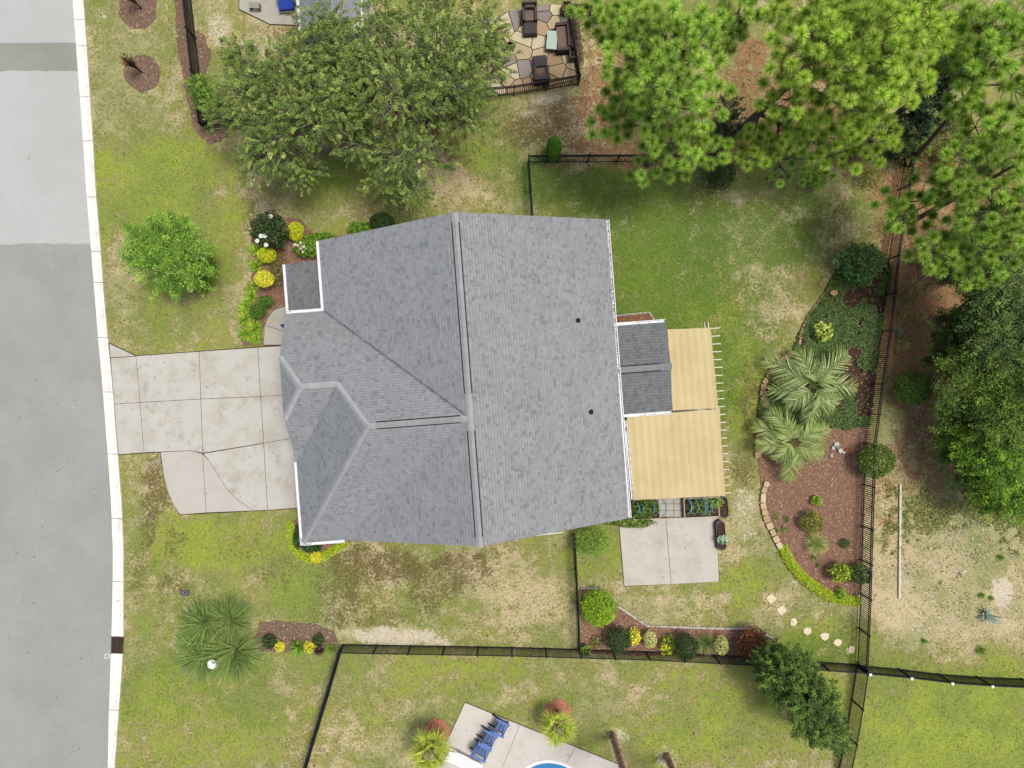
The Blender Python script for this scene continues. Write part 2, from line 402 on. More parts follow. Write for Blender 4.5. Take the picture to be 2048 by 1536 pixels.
GREY, GREY2, PINK, CREAM = C(208, 206, 200), C(196, 193, 184), C(214, 204, 192), C(214, 208, 196)
def slabs(name, outline, pieces, gap=.012, z=.045):
    base = flat(name, pxpoly(outline), .02, MAT['soil'], thick=.04)
    KEEP_OUT.append(pxpoly(outline))
    for pts, col, m in pieces:
        b = MB(); b.prism(inset(pxpoly(pts), gap), .0, z + random.uniform(-.003, .003), col)
        b.build('slab', m, base)
    return base
def stained(name, c1, c2, c3, sc):
    m, t, p = newmat(name)
    a = mixc(t, sstep(t, noise(t, sc, 6, .65), .42, .68), c1, c2)
    a = mixc(t, mth(t, 'MULTIPLY', sstep(t, noise(t, sc * 1.2, 6, .7, w=3), .5, .75), .7), a, c3)
    a = mixc(t, mth(t, 'MULTIPLY', sstep(t, noise(t, 30, 3, w=6), .4, .75), .18), a, (.25, .24, .22))
    t.links.new(a, p.inputs['Base Color']); p.inputs['Roughness'].default_value = .85; p.inputs['Specular IOR Level'].default_value = .2
    bp = nd(t, 'ShaderNodeBump'); bp.inputs['Distance'].default_value = .003
    t.links.new(noise(t, 60, 3), bp.inputs['Height']); t.links.new(bp.outputs[0], p.inputs['Normal'])
    return m
MAT['drive'] = stained('driveway_concrete', C(213, 210, 200), C(199, 194, 180), C(166, 160, 142), .9)
MAT['drive_new'] = stained('new_concrete', C(210, 205, 195), C(205, 199, 187), C(196, 190, 177), .7)
MAT['pad'] = stained('pad_concrete', C(216, 210, 198), C(204, 197, 182), C(190, 183, 165), .8)
MAT['walk'] = stained('walk_concrete', C(196, 192, 178), C(188, 183, 168), C(176, 170, 156), .7)
MAT['deck'] = stained('pool_deck', C(226, 220, 210), C(219, 212, 200), C(208, 200, 186), .8)
D, DN = MAT['drive'], MAT['drive_new']
curve = [(418,920),(440,955),(458,982),(474,998),(495,1012),(508,1021)]
slabs('driveway', [(218,685),(273,711),(562,690),(620,690),(625,1016),(362,1030),(347,1010),(334,980),(327,950),(320,905),(237,910)], [
    ([(219.5,687),(272,712),(221.5,715.5)], GREY, D),
    ([(222,716),(273,712.5),(281,805),(229.5,808)], GREY, D), ([(229.5,808),(281,805),(289,905),(237.5,909)], GREY, D),
    ([(273,712),(399,703),(402.5,798),(281,805)], GREY, D), ([(281,805),(402.5,798),(406,906),(383,901),(289,905)], GREY, D),
    ([(399,703),(516,695),(522,793),(402.5,798)], GREY, D), ([(402.5,798),(522,793),(528,886),(406,906)], GREY, D),
    ([(516,695),(620,688),(620,787),(522,793)], GREY, D), ([(522,793),(620,787),(622,870),(528,886)], GREY, D),
    ([(321.5,904),(383,901),(406,907.5),(413,1025),(362,1029),(348,1010),(335,980),(328,950)], PINK, DN),
    ([(406,908)] + curve + [(413,1025)], PINK, DN),
    ([(407,907),(528,886.5),(536,1020),(508,1021)] + curve[::-1][1:], GREY, D),
    ([(528,886),(622,870),(625,1014),(536,1020)], GREY, D)])
slabs('front_walk', [(526,691),(529,660),(536,636),(548,620),(575,609),(680,600),(680,690)], [
    ([(527,690),(530,655),(531,651),(600,672),(600,690)], GREY2, MAT['walk']),
    ([(531,651),(536,636),(548,620.5),(575,610),(680,601),(680,690),(600,690),(600,672)], GREY2, MAT['walk'])])
slabs('patio_slab', [(1237,1040),(1331,1036),(1432,1031),(1439,1163),(1248,1173)], [
    ([(1237.5,1040.5),(1331,1036),(1342,1168),(1248,1172)], CREAM, MAT['pad']), ([(1331,1036),(1432,1031.5),(1438,1163),(1342,1168)], CREAM, MAT['pad'])])
slabs('covered_patio', [(1250,825),(1440,815),(1446,996),(1262,998)], [
    ([(1250,825),(1345,820),(1353,997),(1262,998)], CREAM, MAT['pad']), ([(1345,820),(1440,815),(1446,994),(1353,997)], CREAM, MAT['pad'])])
slabs('paver_landing', [(1314,996),(1362,994),(1362,1032),(1317,1036)], [
    ([(1315+i*16,995+j*13),(1331+i*16,994+j*13),(1331.5+i*16,1007+j*13),(1315.5+i*16,1008+j*13)], C(178, 176, 170), MAT['walk']) for i in range(3) for j in range(3)], gap=.012)
pool_out = [(930,1404),(1262,1538),(1400,1600),(1330,1760),(820,1640)]
slabs('pool_deck', pool_out, [
    ([(930,1404.5),(1040,1449),(1000,1545),(880,1514)], CREAM, MAT['deck']), ([(1040,1449),(1150,1493),(1110,1570),(1000,1545)], CREAM, MAT['deck']),
    ([(1150,1493),(1262,1538),(1400,1600),(1370,1660),(1110,1570)], CREAM, MAT['deck']), ([(880,1514),(1000,1545),(1110,1570),(1370,1660),(1330,1760),(820,1640)], CREAM, MAT['deck'])], gap=.008)

# swimming pool: coping ring and water
def ell(cx, cy, rx, ry, n=40, a0=0, a1=2 * math.pi, rot=0.0):
    r = []
    for k in range(n):
        a = a0 + (a1 - a0) * k / n; x, y = rx * math.cos(a), ry * math.sin(a)
        r.append((cx + x * math.cos(rot) - y * math.sin(rot), cy + x * math.sin(rot) + y * math.cos(rot)))
    return r
pool = thing('swimming_pool', 'blue swimming pool with white coping set in the pale concrete deck', 'pool', P(1110, 1590))
b = MB(); o_ = ell(1104, 1592, 80, 70, 48, rot=.45); i_ = ell(1104, 1592, 73, 64, 48, rot=.45)
for k in range(48):
    q = [P(*o_[k], .075), P(*o_[(k+1) % 48], .075), P(*i_[(k+1) % 48], .075), P(*i_[k], .075)]
    b.face(q[::-1]); b.face([q[0], q[1], q[1] * [1, 1, 0] + [0, 0, .03], q[0] * [1, 1, 0] + [0, 0, .03]]); b.face([q[2], q[3], q[3] * [1, 1, 0] + [0, 0, .03], q[2] * [1, 1, 0] + [0, 0, .03]])
b.build('coping', MAT['white'], pool)
wm, t, p = newmat('pool_water'); p.inputs['Base Color'].default_value = (*C(58, 138, 195), 1); p.inputs['Roughness'].default_value = .06
bp = nd(t, 'ShaderNodeBump'); bp.inputs['Distance'].default_value = .02; t.links.new(noise(t, 5, 3), bp.inputs['Height']); t.links.new(bp.outputs[0], p.inputs['Normal'])
b = MB(); b.prism([P(*q, .05)[:2] for q in ell(1104, 1592, 74, 65, 48, rot=.45)], .0, .058); b.build('water', wm, pool)

# painted mark on the road, storm drain, meter box
b = MB(); r0, r1 = ell(214.5, 1312, 6, 4.6, 20), ell(214.5, 1312, 4.2, 3, 20)
for k in range(20): b.face([P(*r1[k], .012), P(*r1[(k+1) % 20], .012), P(*r0[(k+1) % 20], .012), P(*r0[k], .012)][::-1])
b.face([P(210, 1313, .012), P(212, 1315.5, .012), P(209.5, 1318.5, .012), P(207.5, 1317.5, .012)])
b.build('road_marking', mat('road_paint', C(250, 250, 252), C(225, 225, 225), 30, var=.1), None, 'structure')
dr = thing('storm_drain', 'rusty storm drain grate set into the pale kerb', 'drain', P(234, 1290))
b = MB(); b.prism(pxpoly([(223,1273),(246,1273),(246,1306),(222,1306)]), -.02, .008); b.build('pit', MAT['dark'], dr)
b = MB()
for x0, y0, x1, y1 in ((223,1273.6,246.5,1273.6),(222,1305.4,245.5,1305.4),(223.6,1273,222.8,1306),(245.8,1273,245,1306),(234.8,1273,234,1306)):
    b.beam(P(x0, y0, .02), P(x1, y1, .02), .035, .03)
b.build('frame', MAT['steel'], dr)
for k in range(15):
    y = 1275.4 + k * 2.0; b = MB(); b.beam(P(224, y, .018), P(245, y, .018), .022, .02); b.build('bar', MAT['steel'], dr)
mb_ = thing('meter_box', 'small dark grey water meter lid set in the front lawn', 'meter lid', P(370, 1186))
b = MB(); b.prism(inset(pxpoly([(361,1180),(379,1180),(379,1190),(375,1192),(365,1192),(361,1189)]), .0), -.01, .04, C(92, 92, 100)); b.build('rim', MAT['concrete'], mb_)
b = MB(); b.prism(pxpoly(ell(370, 1185.5, 6, 4.4, 16)), .03, .05, C(112, 112, 120)); b.build('lid', MAT['concrete'], mb_)
b = MB(); b.prism(pxpoly(ell(371, 1185, 2, 1.6, 10)), .05, .056); b.build('finger_hole', MAT['dark'], mb_)

# ---------------------------------------------------------------- the house
CC, SS = math.cos(.0751), math.sin(.0751)
def L(u, v, z=0.0): return np.array([u * CC + v * SS, u * SS - v * CC, z])
UX = nrm(L(1, 0, 0)); VX = nrm(L(0, 1, 0))
house = thing('house', 'large house with grey shingle hip and gable roof and white gutters', 'house', L(-2, 0, 0))
ZE, ZR = 3.0, 6.5
RIDGE_U, BACK_U, FRONT_U, WING_U = -1.92, 5.14, -8.8, -10.66
VT, VB, WT, WV = -7.6, 6.9, -4.2, 1.35
def clip(poly, a, n):
    out = []
    for i in range(len(poly)):
        p_, q_ = poly[i], poly[(i+1) % len(poly)]
        dp = (p_[0]-a[0])*n[0]+(p_[1]-a[1])*n[1]; dq = (q_[0]-a[0])*n[0]+(q_[1]-a[1])*n[1]
        if dp >= 0: out.append(p_)
        if (dp >= 0) != (dq >= 0):
            f = dp/(dp-dq); out.append((p_[0]+(q_[0]-p_[0])*f, p_[1]+(q_[1]-p_[1])*f))
    return out
def roof_plane(pts, tone=1.0, expo=.145, seed=0, dark=.3):
    """shingle courses laid on a convex roof plane; returns shingle and deck meshes"""
    r = random.Random(seed); pts = [np.array(q, float) for q in pts]
    n = nrm(np.cross(pts[1]-pts[0], pts[2]-pts[0]))
    if n[2] < 0: n = -n
    d = np.array([0, 0, -1.]); d = nrm(d - (d @ n) * n); a = np.cross(n, d)
    o = pts[0]; P2 = [((q-o) @ a, (q-o) @ d) for q in pts]
    ar = sum(P2[i][0]*P2[(i+1)%len(P2)][1]-P2[(i+1)%len(P2)][0]*P2[i][1] for i in range(len(P2)))
    if ar < 0: P2 = P2[::-1]
    edges = []
    for i in range(len(P2)):
        p_, q_ = P2[i], P2[(i+1) % len(P2)]; e_ = (q_[0]-p_[0], q_[1]-p_[1]); l = math.hypot(*e_)
        edges.append((p_, (-e_[1]/l, e_[0]/l)))
    s0, s1 = min(q[0] for q in P2), max(q[0] for q in P2); t0, t1 = min(q[1] for q in P2), max(q[1] for q in P2)
    V = []; Cc = []; t = t1
    light = (.199, .209, .214); drk = (.147, .156, .161)
    while t > t0:
        ta, tb = t - expo, t; s = s0 - r.random() * .4
        while s < s1:
            w = r.choice((.09, .11, .14, .17, .22)); rect = [(s, ta), (s+w, ta), (s+w, tb), (s, tb)]
            kk = r.random(); f = (0.15 + .85*r.random()) if kk < dark else .12*r.random()
            m = tone * r.uniform(.93, 1.07); cc = tuple((l_*(1-f)+d_*f)*m for l_, d_ in zip(light, drk))
            hi = .017 + (.006 if kk < .5 else 0) + r.uniform(0, .003)
            for e0, en in edges:
                rect = clip(rect, e0, en)
                if len(rect) < 3: break
            if len(rect) >= 3:
                top = [o + a*q[0] + d*q[1] + n*(.004 + (hi-.004)*(q[1]-ta)/expo) for q in rect]
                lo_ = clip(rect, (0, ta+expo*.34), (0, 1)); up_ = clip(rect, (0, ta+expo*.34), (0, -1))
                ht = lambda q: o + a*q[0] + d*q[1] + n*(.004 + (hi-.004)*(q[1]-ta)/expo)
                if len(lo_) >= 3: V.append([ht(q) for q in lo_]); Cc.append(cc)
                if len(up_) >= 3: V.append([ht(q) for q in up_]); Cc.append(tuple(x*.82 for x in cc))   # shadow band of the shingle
                for i in range(len(rect)):
                    if rect[i][1] > tb-1e-6 and rect[(i+1)%len(rect)][1] > tb-1e-6:
                        p_, q_ = top[i], top[(i+1)%len(rect)]
                        V.append([p_, q_, q_ - n*hi, p_ - n*hi]); Cc.append(tuple(x*.4 for x in cc))  # butt edge darkened, puts the course shadow into the colour
            s += w
        t -= expo
    b = MB(); byk = {}
    for f, c_ in zip(V, Cc): byk.setdefault(len(f), ([], []))[0].append(f); byk[len(f)][1].append(c_)
    for k, (fs, cs) in byk.items(): b.arr(np.array(fs), np.array(cs))
    dk = MB(); top = [q - n*.001 for q in pts]; bot = [q - n*.10 for q in pts]
    if np.cross(pts[1]-pts[0], pts[2]-pts[0])[2] < 0: top = top[::-1]; bot = bot[::-1]
    dk.face(top, (.12,.125,.135)); dk.face(bot[::-1], (.5,.5,.5))
    for i in range(len(top)): dk.face([bot[i], bot[(i+1)%len(top)], top[(i+1)%len(top)], top[i]], (.35,.35,.36))
    return b, dk
def lay_roof(parent_roof, planes, tone=1.0, dark=.3):
    for k, pl in enumerate(planes):
        b, dk = roof_plane([L(*q) for q in pl], tone, seed=k + len(planes) * 7, dark=dark)
        pn = dk.build('roof_plane', MAT['paint'], parent_roof)
        b.build('shingles', MAT['shingle'], pn, 'stuff') if parent_roof.parent is None else b.build('shingles', MAT['shingle'], parent_roof, 'stuff')
def zm(u): return ZR - (ZR-ZE) * ((RIDGE_U-u)/(RIDGE_U-FRONT_U) if u < RIDGE_U else (u-RIDGE_U)/(BACK_U-RIDGE_U))
KW = (ZR-ZE)/(WV-WT)
zw = lambda v: ZE + KW*(v-WT)
HIPU = -6.37; GV = -.6; GZ = zw(GV); GU = HIPU - (ZR-GZ)/((ZR-ZE)/(HIPU-WING_U)); GA = -9.53
GB = GV + (GZ-ZE)/KW
JT, JB = -2.05, GV + (GV+2.05); JZ = zw(JT)
vx = WT + (GU-FRONT_U)*(WV-WT)/(RIDGE_U-FRONT_U)
planes = [
    [(RIDGE_U,VT,ZR),(BACK_U,VT,ZE),(BACK_U,VB,ZE),(RIDGE_U,VB,ZR)],
    [(RIDGE_U,VT,ZR),(RIDGE_U,WV,ZR),(FRONT_U,WT,ZE),(FRONT_U,VT,ZE)],
    [(RIDGE_U,WV,ZR),(RIDGE_U,VB,ZR),(FRONT_U,VB,ZE)],
    [(WING_U,WT,ZE),(FRONT_U,WT,ZE),(GU,vx,zw(vx)),(GU,GV,GZ),(GA,GV,GZ),(WING_U,JT,JZ)],
    [(GU,vx,zw(vx)),(RIDGE_U,WV,ZR),(HIPU,WV,ZR),(GU,GV,GZ)],
    [(RIDGE_U,WV,ZR),(FRONT_U,VB,ZE),(WING_U,VB,ZE),(HIPU,WV,ZR)],
    [(HIPU,WV,ZR),(WING_U,VB,ZE),(WING_U,GB,ZE),(GU,GV,GZ)],
    [(GU,GV,GZ),(WING_U,GB,ZE),(WING_U,JB,JZ),(GA,GV,GZ)],
    [(WING_U,JT,JZ),(WING_U,JB,JZ),(GA,GV,GZ)]]
roof = MB(); roof.box(L(-2, 0, 3.0), (.1, .1, .1)); roof = roof.build('roof', MAT['wall'], house)
def lay(planes, tone, dark, seed0):
    for k, pl in enumerate(planes):
        b, dk = roof_plane([L(*q) for q in pl], tone, seed=seed0 + k, dark=dark)
        dk.build('roof_deck', MAT['paint'], roof); b.build('shingles', MAT['shingle'], roof, 'stuff')
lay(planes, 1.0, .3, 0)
def capline(p0, p1, dl, dr, lift=.0, w=.15, step=.14, tone=1.0, name='ridge_cap', par=None):
    """overlapping cap shingles from low end p0 to high end p1; dl, dr point down the two slopes"""
    p0, p1 = np.array(p0, float), np.array(p1, float); e_ = p1-p0; Ln = np.linalg.norm(e_); e_ /= Ln
    up = nrm(-(np.array(dl)+np.array(dr)) + np.array([0, 0, .4])); n = max(1, int(Ln/step)); st = Ln/n; ms = []
    for vr in range(3):
        k = tone*(.96+.04*vr); b = MB(); cc = tuple(x*k for x in C(182, 183, 184))
        lo, hi = up*(.034+lift), up*(.022+lift); A, B = np.zeros(3)+lo, e_*(st*1.35)+hi
        ridge0, ridge1 = A, B
        for dd in (dl, dr):
            dd = np.array(dd, float); q = [ridge0, ridge0+dd*w, ridge1+dd*w, ridge1]
            if np.cross(q[1]-q[0], q[2]-q[0])[2] < 0: q = q[::-1]
            b.face(q, cc)
            f = [ridge0, ridge0+dd*w, ridge0+dd*w-up*.016, ridge0-up*.016]; b.face(f, tuple(x*.7 for x in cc))
            b.face([ridge0+dd*w, ridge1+dd*w, ridge1+dd*w-up*.012, ridge0+dd*w-up*.016], tuple(x*.7 for x in cc))
        ms.append(b.mesh(name, MAT['shingle']))
    for k in range(n): place(random.choice(ms), name, p0 + e_*st*k, par or roof)
def slope_dir(horiz, k): h = nrm(np.array(horiz)); v = h - np.array([0, 0, k]); return nrm(v)
MK = (ZR-ZE)/(BACK_U-RIDGE_U); HK = (ZR-ZE)/(HIPU-WING_U)
def cap_uv(a, b, dl, dr, **k): capline(L(*a), L(*b), dl, dr, **k)
dF, dB = slope_dir(-UX, MK), slope_dir(UX, MK); dT, dS = slope_dir(-VX, KW), slope_dir(VX, KW)
def perp_on(a, b, dslope):      # direction across a hip line lying in a slope
    e_ = nrm(L(*b)-L(*a)); w = np.array(dslope) - (np.array(dslope) @ e_)*e_; return nrm(w)
def vent(a, b, dl, dr):
    m = MB(); p0, p1 = L(*a), L(*b); e_ = nrm(p1-p0); up = np.array([0, 0, 1.])
    pr = [np.array(dl)*.205+up*.004, np.array(dl)*.20+up*.03, up*.05, np.array(dr)*.20+up*.03, np.array(dr)*.205+up*.004]
    for i in range(4): m.face([p0+pr[i], p1+pr[i], p1+pr[i+1], p0+pr[i+1]])
    for q in (p0, p1): m.face([q+x for x in pr])
    m.build('ridge_vent', MAT['dark'], roof)
# main ridge with two vents
for v0, v1, vv in ((VT, VT+.42, 0), (VT+.42, .25, 1), (.25, 1.9, 0), (1.9, 6.5, 1), (6.5, VB, 0)):
    if vv: vent((RIDGE_U, v0, ZR), (RIDGE_U, v1, ZR), dF, dB)
    cap_uv((RIDGE_U, v0, ZR), (RIDGE_U, v1, ZR), dF, dB, lift=.035 if vv else 0, tone=.84 if vv else .95)
for u0, u1, vv in ((HIPU, -6.0, 0), (-6.0, -2.35, 1), (-2.35, RIDGE_U, 0)):
    if vv: vent((u0, WV, ZR), (u1, WV, ZR), dT, dS)
    cap_uv((u0, WV, ZR), (u1, WV, ZR), dT, dS, lift=.035 if vv else 0, tone=.84 if vv else .95)
dH = slope_dir(-UX, HK)
def hip(a, b, s1, s2, **k): cap_uv(a, b, perp_on(a, b, s1), perp_on(a, b, s2), **k)
hip((WING_U, VB, ZE), (HIPU, WV, ZR), dS, dH, tone=.86)
hip((GU, GV, GZ), (HIPU, WV, ZR), dT, dH, tone=1.03)
cap_uv((GA, GV, GZ), (GU, GV, GZ), dT, dS, tone=1.03)
dJ = slope_dir(-UX, (GZ-JZ)/(GA-WING_U))
hip((WING_U, JT, JZ), (GA, GV, GZ), dT, dJ, tone=1.02); hip((WING_U, JB, JZ), (GA, GV, GZ), dS, dJ, tone=1.02)
def valley(a, b, w=.075):  # dark ragged strip put in for the shade along a roof valley
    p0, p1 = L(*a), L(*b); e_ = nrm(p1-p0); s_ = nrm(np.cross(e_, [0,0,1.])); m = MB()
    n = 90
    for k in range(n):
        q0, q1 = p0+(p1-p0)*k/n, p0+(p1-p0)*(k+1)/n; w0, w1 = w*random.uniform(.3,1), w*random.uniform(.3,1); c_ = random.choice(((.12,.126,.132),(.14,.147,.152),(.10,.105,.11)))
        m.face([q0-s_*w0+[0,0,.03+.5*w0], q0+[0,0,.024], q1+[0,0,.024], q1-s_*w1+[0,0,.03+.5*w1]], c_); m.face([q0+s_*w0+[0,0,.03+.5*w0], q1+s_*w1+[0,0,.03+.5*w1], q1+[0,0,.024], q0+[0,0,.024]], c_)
    m.build('valley_shade_strip', MAT['shingle'], roof)
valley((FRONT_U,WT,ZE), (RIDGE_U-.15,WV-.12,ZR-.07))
# plumbing stacks
for px, py in ((1155, 641), (1181, 824)):
    w0 = P(px, py, 4.2); u = w0[0]*CC + w0[1]*SS; zz = zm(u); w0 = P(px, py, zz)
    b = MB(); b.tube([w0-[0,0,.05], w0+[0,0,.03]], [.15, .09], 12); b.tube([w0, w0+[0,0,.22]], .045, 10); b.build('vent_pipe', MAT['dark'], roof)

# lower porch roof and the rear bump-out roof
zp0, zp1 = 2.25, 2.72
pu0 = float(P(574, 575, zp0) @ np.array([CC, SS, 0]))
porch = [(pu0,-6.75,zp0),(pu0,-4.28,zp0),(-8.55,-4.28,zp1),(-8.55,-6.75,zp1)]
lay([porch], .62, .35, 40)  # low tone puts the main roof's shade into the porch shingle colour
RZ, RE = 2.84, 2.38
def uvof(px, py, z): w = P(px, py, z); return float(w[0]*CC + w[1]*SS), float(w[0]*SS - w[1]*CC)
bu, _ = uvof(1342, 734, RZ); _, bvt = uvof(1280, 648, RE); _, bvb = uvof(1300, 825, RE); bvm = (bvt+bvb)/2
rear = [[(4.7,bvt,RE),(bu,bvt,RE),(bu,bvm,RZ),(4.7,bvm,RZ)], [(4.7,bvb,RE),(bu,bvb,RE),(bu,bvm,RZ),(4.7,bvm,RZ)]]
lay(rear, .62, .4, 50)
dRT, dRS = slope_dir(-VX, (RZ-RE)/(bvm-bvt)), slope_dir(VX, (RZ-RE)/(bvm-bvt))
vent((4.9, bvm, RZ), (bu-.5, bvm, RZ), dRT, dRS)
cap_uv((4.9, bvm, RZ), (bu-.5, bvm, RZ), dRT, dRS, lift=.035, tone=.62); cap_uv((bu-.5, bvm, RZ), (bu, bvm, RZ), dRT, dRS, tone=.62)

# walls, doors, windows
def wallbox(pts, z0, z1, name='wall'):
    b = MB(); b.prism([L(*q)[:2] for q in pts], z0, z1, (.5,.49,.46), bottom=False); return b.build(name, MAT['wall'], house)
wallbox([(-8.35,-7.15),(4.7,-7.15),(4.7,6.45),(-8.35,6.45)], 0, 2.88)
wallbox([(-10.2,-3.75),(-8.36,-3.75),(-8.36,6.44),(-10.2,6.44)], 0, 2.88)
wallbox([(4.71,bvt+.35),(bu-.3,bvt+.35),(bu-.3,bvb-.35),(4.71,bvb-.35)], 0, 2.28)
for v in (-7.14, 6.44):
    b = MB(); b.face([L(-8.3, v, 2.88), L(4.6, v, 2.88), L(RIDGE_U, v, 6.35)]); b.build('gable_wall', MAT['wall'], house)
b = MB(); b.face([L(-10.19,-3.7,2.88), L(-10.19,2.6,2.88), L(-10.19,.6,4.1), L(-10.19,-1.8,4.1)]); b.build('gable_wall', MAT['wall'], house)
for v0, v1 in ((-3.2, 1.6), (2.9, 5.6)):
    b = MB(); b.obox(L(-10.22, (v0+v1)/2, 1.1), UX*.02, VX*(v1-v0)/2, np.array([0,0,1.1]), (.6,.6,.6)); g_ = b.build('garage_door', MAT['paint'], house)
    for k in range(4):
        b = MB(); b.obox(L(-10.245, (v0+v1)/2, .3+.55*k), UX*.012, VX*((v1-v0)/2-.06), np.array([0,0,.24]), (.62,.62,.62)); b.build('panel', MAT['paint'], g_)
b = MB(); b.obox(L(-8.38, -5.0, 1.05), UX*.03, VX*.48, np.array([0,0,1.05]), (.10,.03,.03)); dd_ = b.build('front_door', MAT['paint'], house)
b = MB(); b.obox(L(-8.43, -4.65, 1.05), UX*.03, VX*.02, np.array([0,0,.06]), (.3,.28,.2)); b.build('handle', MAT['paint'], dd_)
def window(u, v, along, w, h, zc):
    A = UX if along == 'u' else VX; N = VX if along == 'u' else UX
    b = MB(); b.obox(L(u, v, zc), A*(w/2+.08), N*.03, np.array([0,0,h/2+.08]), (.6,.6,.6)); f_ = b.build('window', MAT['paint'], house)
    for s_ in (-1, 1):
        b = MB(); b.obox(L(u, v, zc) + A*s_*w/4, A*(w/4-.03), N*.04, np.array([0,0,h/2]), None); b.build('pane', MAT['glass'], f_)
for u in (-6.5, -2.5, 1.5): window(u, -7.16, 'u', 1.4, 1.3, 1.5); window(u, 6.46, 'u', 1.4, 1.3, 1.5)
for v in (-5.5, -3.2, 2.4, 4.6): window(4.72, v, 'v', 1.4, 1.4, 1.4)
window(-8.37, -6.6, 'v', .8, 1.4, 1.4)

def gutter(a, b_, out, z, parent, debris=0.0, w=.15, hang=.62, cover=0.0):
    """open K gutter from a to b (plan points), lip on the outer side"""
    p0, p1 = np.array([*a[:2], z]), np.array([*b_[:2], z]); o = np.array([*nrm(np.array(out)[:2]), 0]); up = np.array([0,0,1.]); e_ = nrm(p1-p0)
    m = MB(); pr = [up*0, -up*.12, o*(w-.03)-up*.12, o*w-up*.0, o*(w-.028)+up*.004, o*(w-.035)-up*.02, o*(w-.06)-up*.10, o*.012-up*.10, o*.012+up*0]
    for i in range(len(pr)):
        j = (i+1) % len(pr); m.face([p0+pr[i], p1+pr[i], p1+pr[j], p0+pr[j]])
    for q in (p0, p1): m.face([q, q-up*.12, q+o*(w-.03)-up*.12, q+o*w])
    g_ = m.build('gutter', MAT['white'], parent)
    Ln = np.linalg.norm(p1-p0)
    if debris > 0:
        m = MB(); n = int(Ln*debris*26)
        for k in range(n):
            f = random.random()*debris; q = p0 + (p1-p0)*f + o*random.uniform(.02, w-.05) - up*random.uniform(.045, .075)
            s_ = .03; c_ = random.choice((C(120,84,60), C(150,112,78), C(96,70,54), C(170,140,100)))
            th = random.random()*3; x = np.array([math.cos(th), math.sin(th), 0])*s_; y = np.array([-math.sin(th), math.cos(th), 0])*s_*.6
            m.face([q-x, q-y, q+x, q+y], c_)
        m.build('leaf_debris', MAT['litter'], g_, 'stuff')
    if cover > 0:
        m = MB(); q1 = p0+(p1-p0)*cover
        m.face([p0+up*.002, p0+o*(w-.03)-up*.004, q1+o*(w-.03)-up*.004, q1+up*.002][::-1]); m.build('gutter_cover', MAT['white'], g_)
    n = max(2, int(Ln/hang)) if hang else 0
    for k in range(n):
        q = p0 + e_*(Ln*(k+.5)/n); m = MB(); m.obox(q+o*w*.5+up*.002, e_*.016, o*w*.5, up*.006); m.build('hanger', MAT['white'], g_)
    return g_
gutter(L(BACK_U,VT), L(BACK_U,VB), UX, ZE-.02, house, debris=.55)
gutter(L(FRONT_U,VT), L(FRONT_U,WT), -UX, ZE-.02, house, hang=1.1, cover=1.0)
gutter(L(FRONT_U,WT), L(WING_U,WT), -VX, ZE-.02, house, hang=1.0, cover=.85)
gutter(L(WING_U,GB), L(WING_U,VB+.14), -UX, ZE-.02, house, hang=1.1, cover=.9)
gutter(L(FRONT_U+.15,VB), L(WING_U,VB), VX, ZE-.02, house, hang=1.4, cover=.8)
gutter(L(pu0,-6.75), L(pu0,-4.35), -UX, zp0-.02, house, hang=1.1, cover=1.0)
gutter(L(4.75,bvt), L(bu,bvt), -VX, RE-.02, house, debris=.3, hang=.45, cover=.5)
gutter(L(5.2,bvb), L(bu,bvb), VX, RE-.02, house, debris=.3, hang=.5, cover=.4)
# white corner board downspouts
for u, v in ((4.78, 6.35), (-8.45, -7.05)):
    b = MB(); b.box(L(u, v, 1.45), (.08, .06, 2.8), UX[:2]); b.build('downspout', MAT['white'], house)
KEEP_OUT.append([L(*q)[:2] for q in ((-8.35,-7.15),(4.7,-7.15),(4.7,6.45),(-10.2,6.45),(-10.2,-3.75),(-8.35,-3.75))])
mt = thing('door_mat', 'blue door mat on the curved front walk by the porch', 'mat', P(570, 655, .05))
b = MB(); b.prism([P(*q, .07)[:2] for q in ((559,649),(577,646),(580,668),(570,660))], .047, .065, C(62, 52, 135)); b.build('weave', MAT['fabric'], mt)
b = MB()
for k in range(4): b.beam(P(562+k*4, 650.5, .068), P(566+k*4, 655.5, .068), .03, .008, C(40, 34, 100))
b.build('ribs', MAT['fabric'], mt)
wp = thing('white_screen', 'low white slatted screen standing beside the house wall', 'screen', P(1098, 1066))
for k in range(3):
    b = MB(); a0, a1 = P(1073, 1069.5, .5+.35*k), P(1125, 1063.5, .5+.35*k); b.beam(a0, a1, .05, .25, (.55,.53,.47)); b.build('board', MAT['paint'], wp)
for x, y in ((1075, 1068), (1099, 1065.2), (1123, 1062.5)):
    b = MB(); q = P(x, y, 0)*[1,1,0] + [0,0,.68]; q[:2] = P(x, y, 1.1)[:2]; b.box(q, (.08,.08,1.36), UX[:2], (.55,.53,.47)); b.build('post', MAT['paint'], wp)

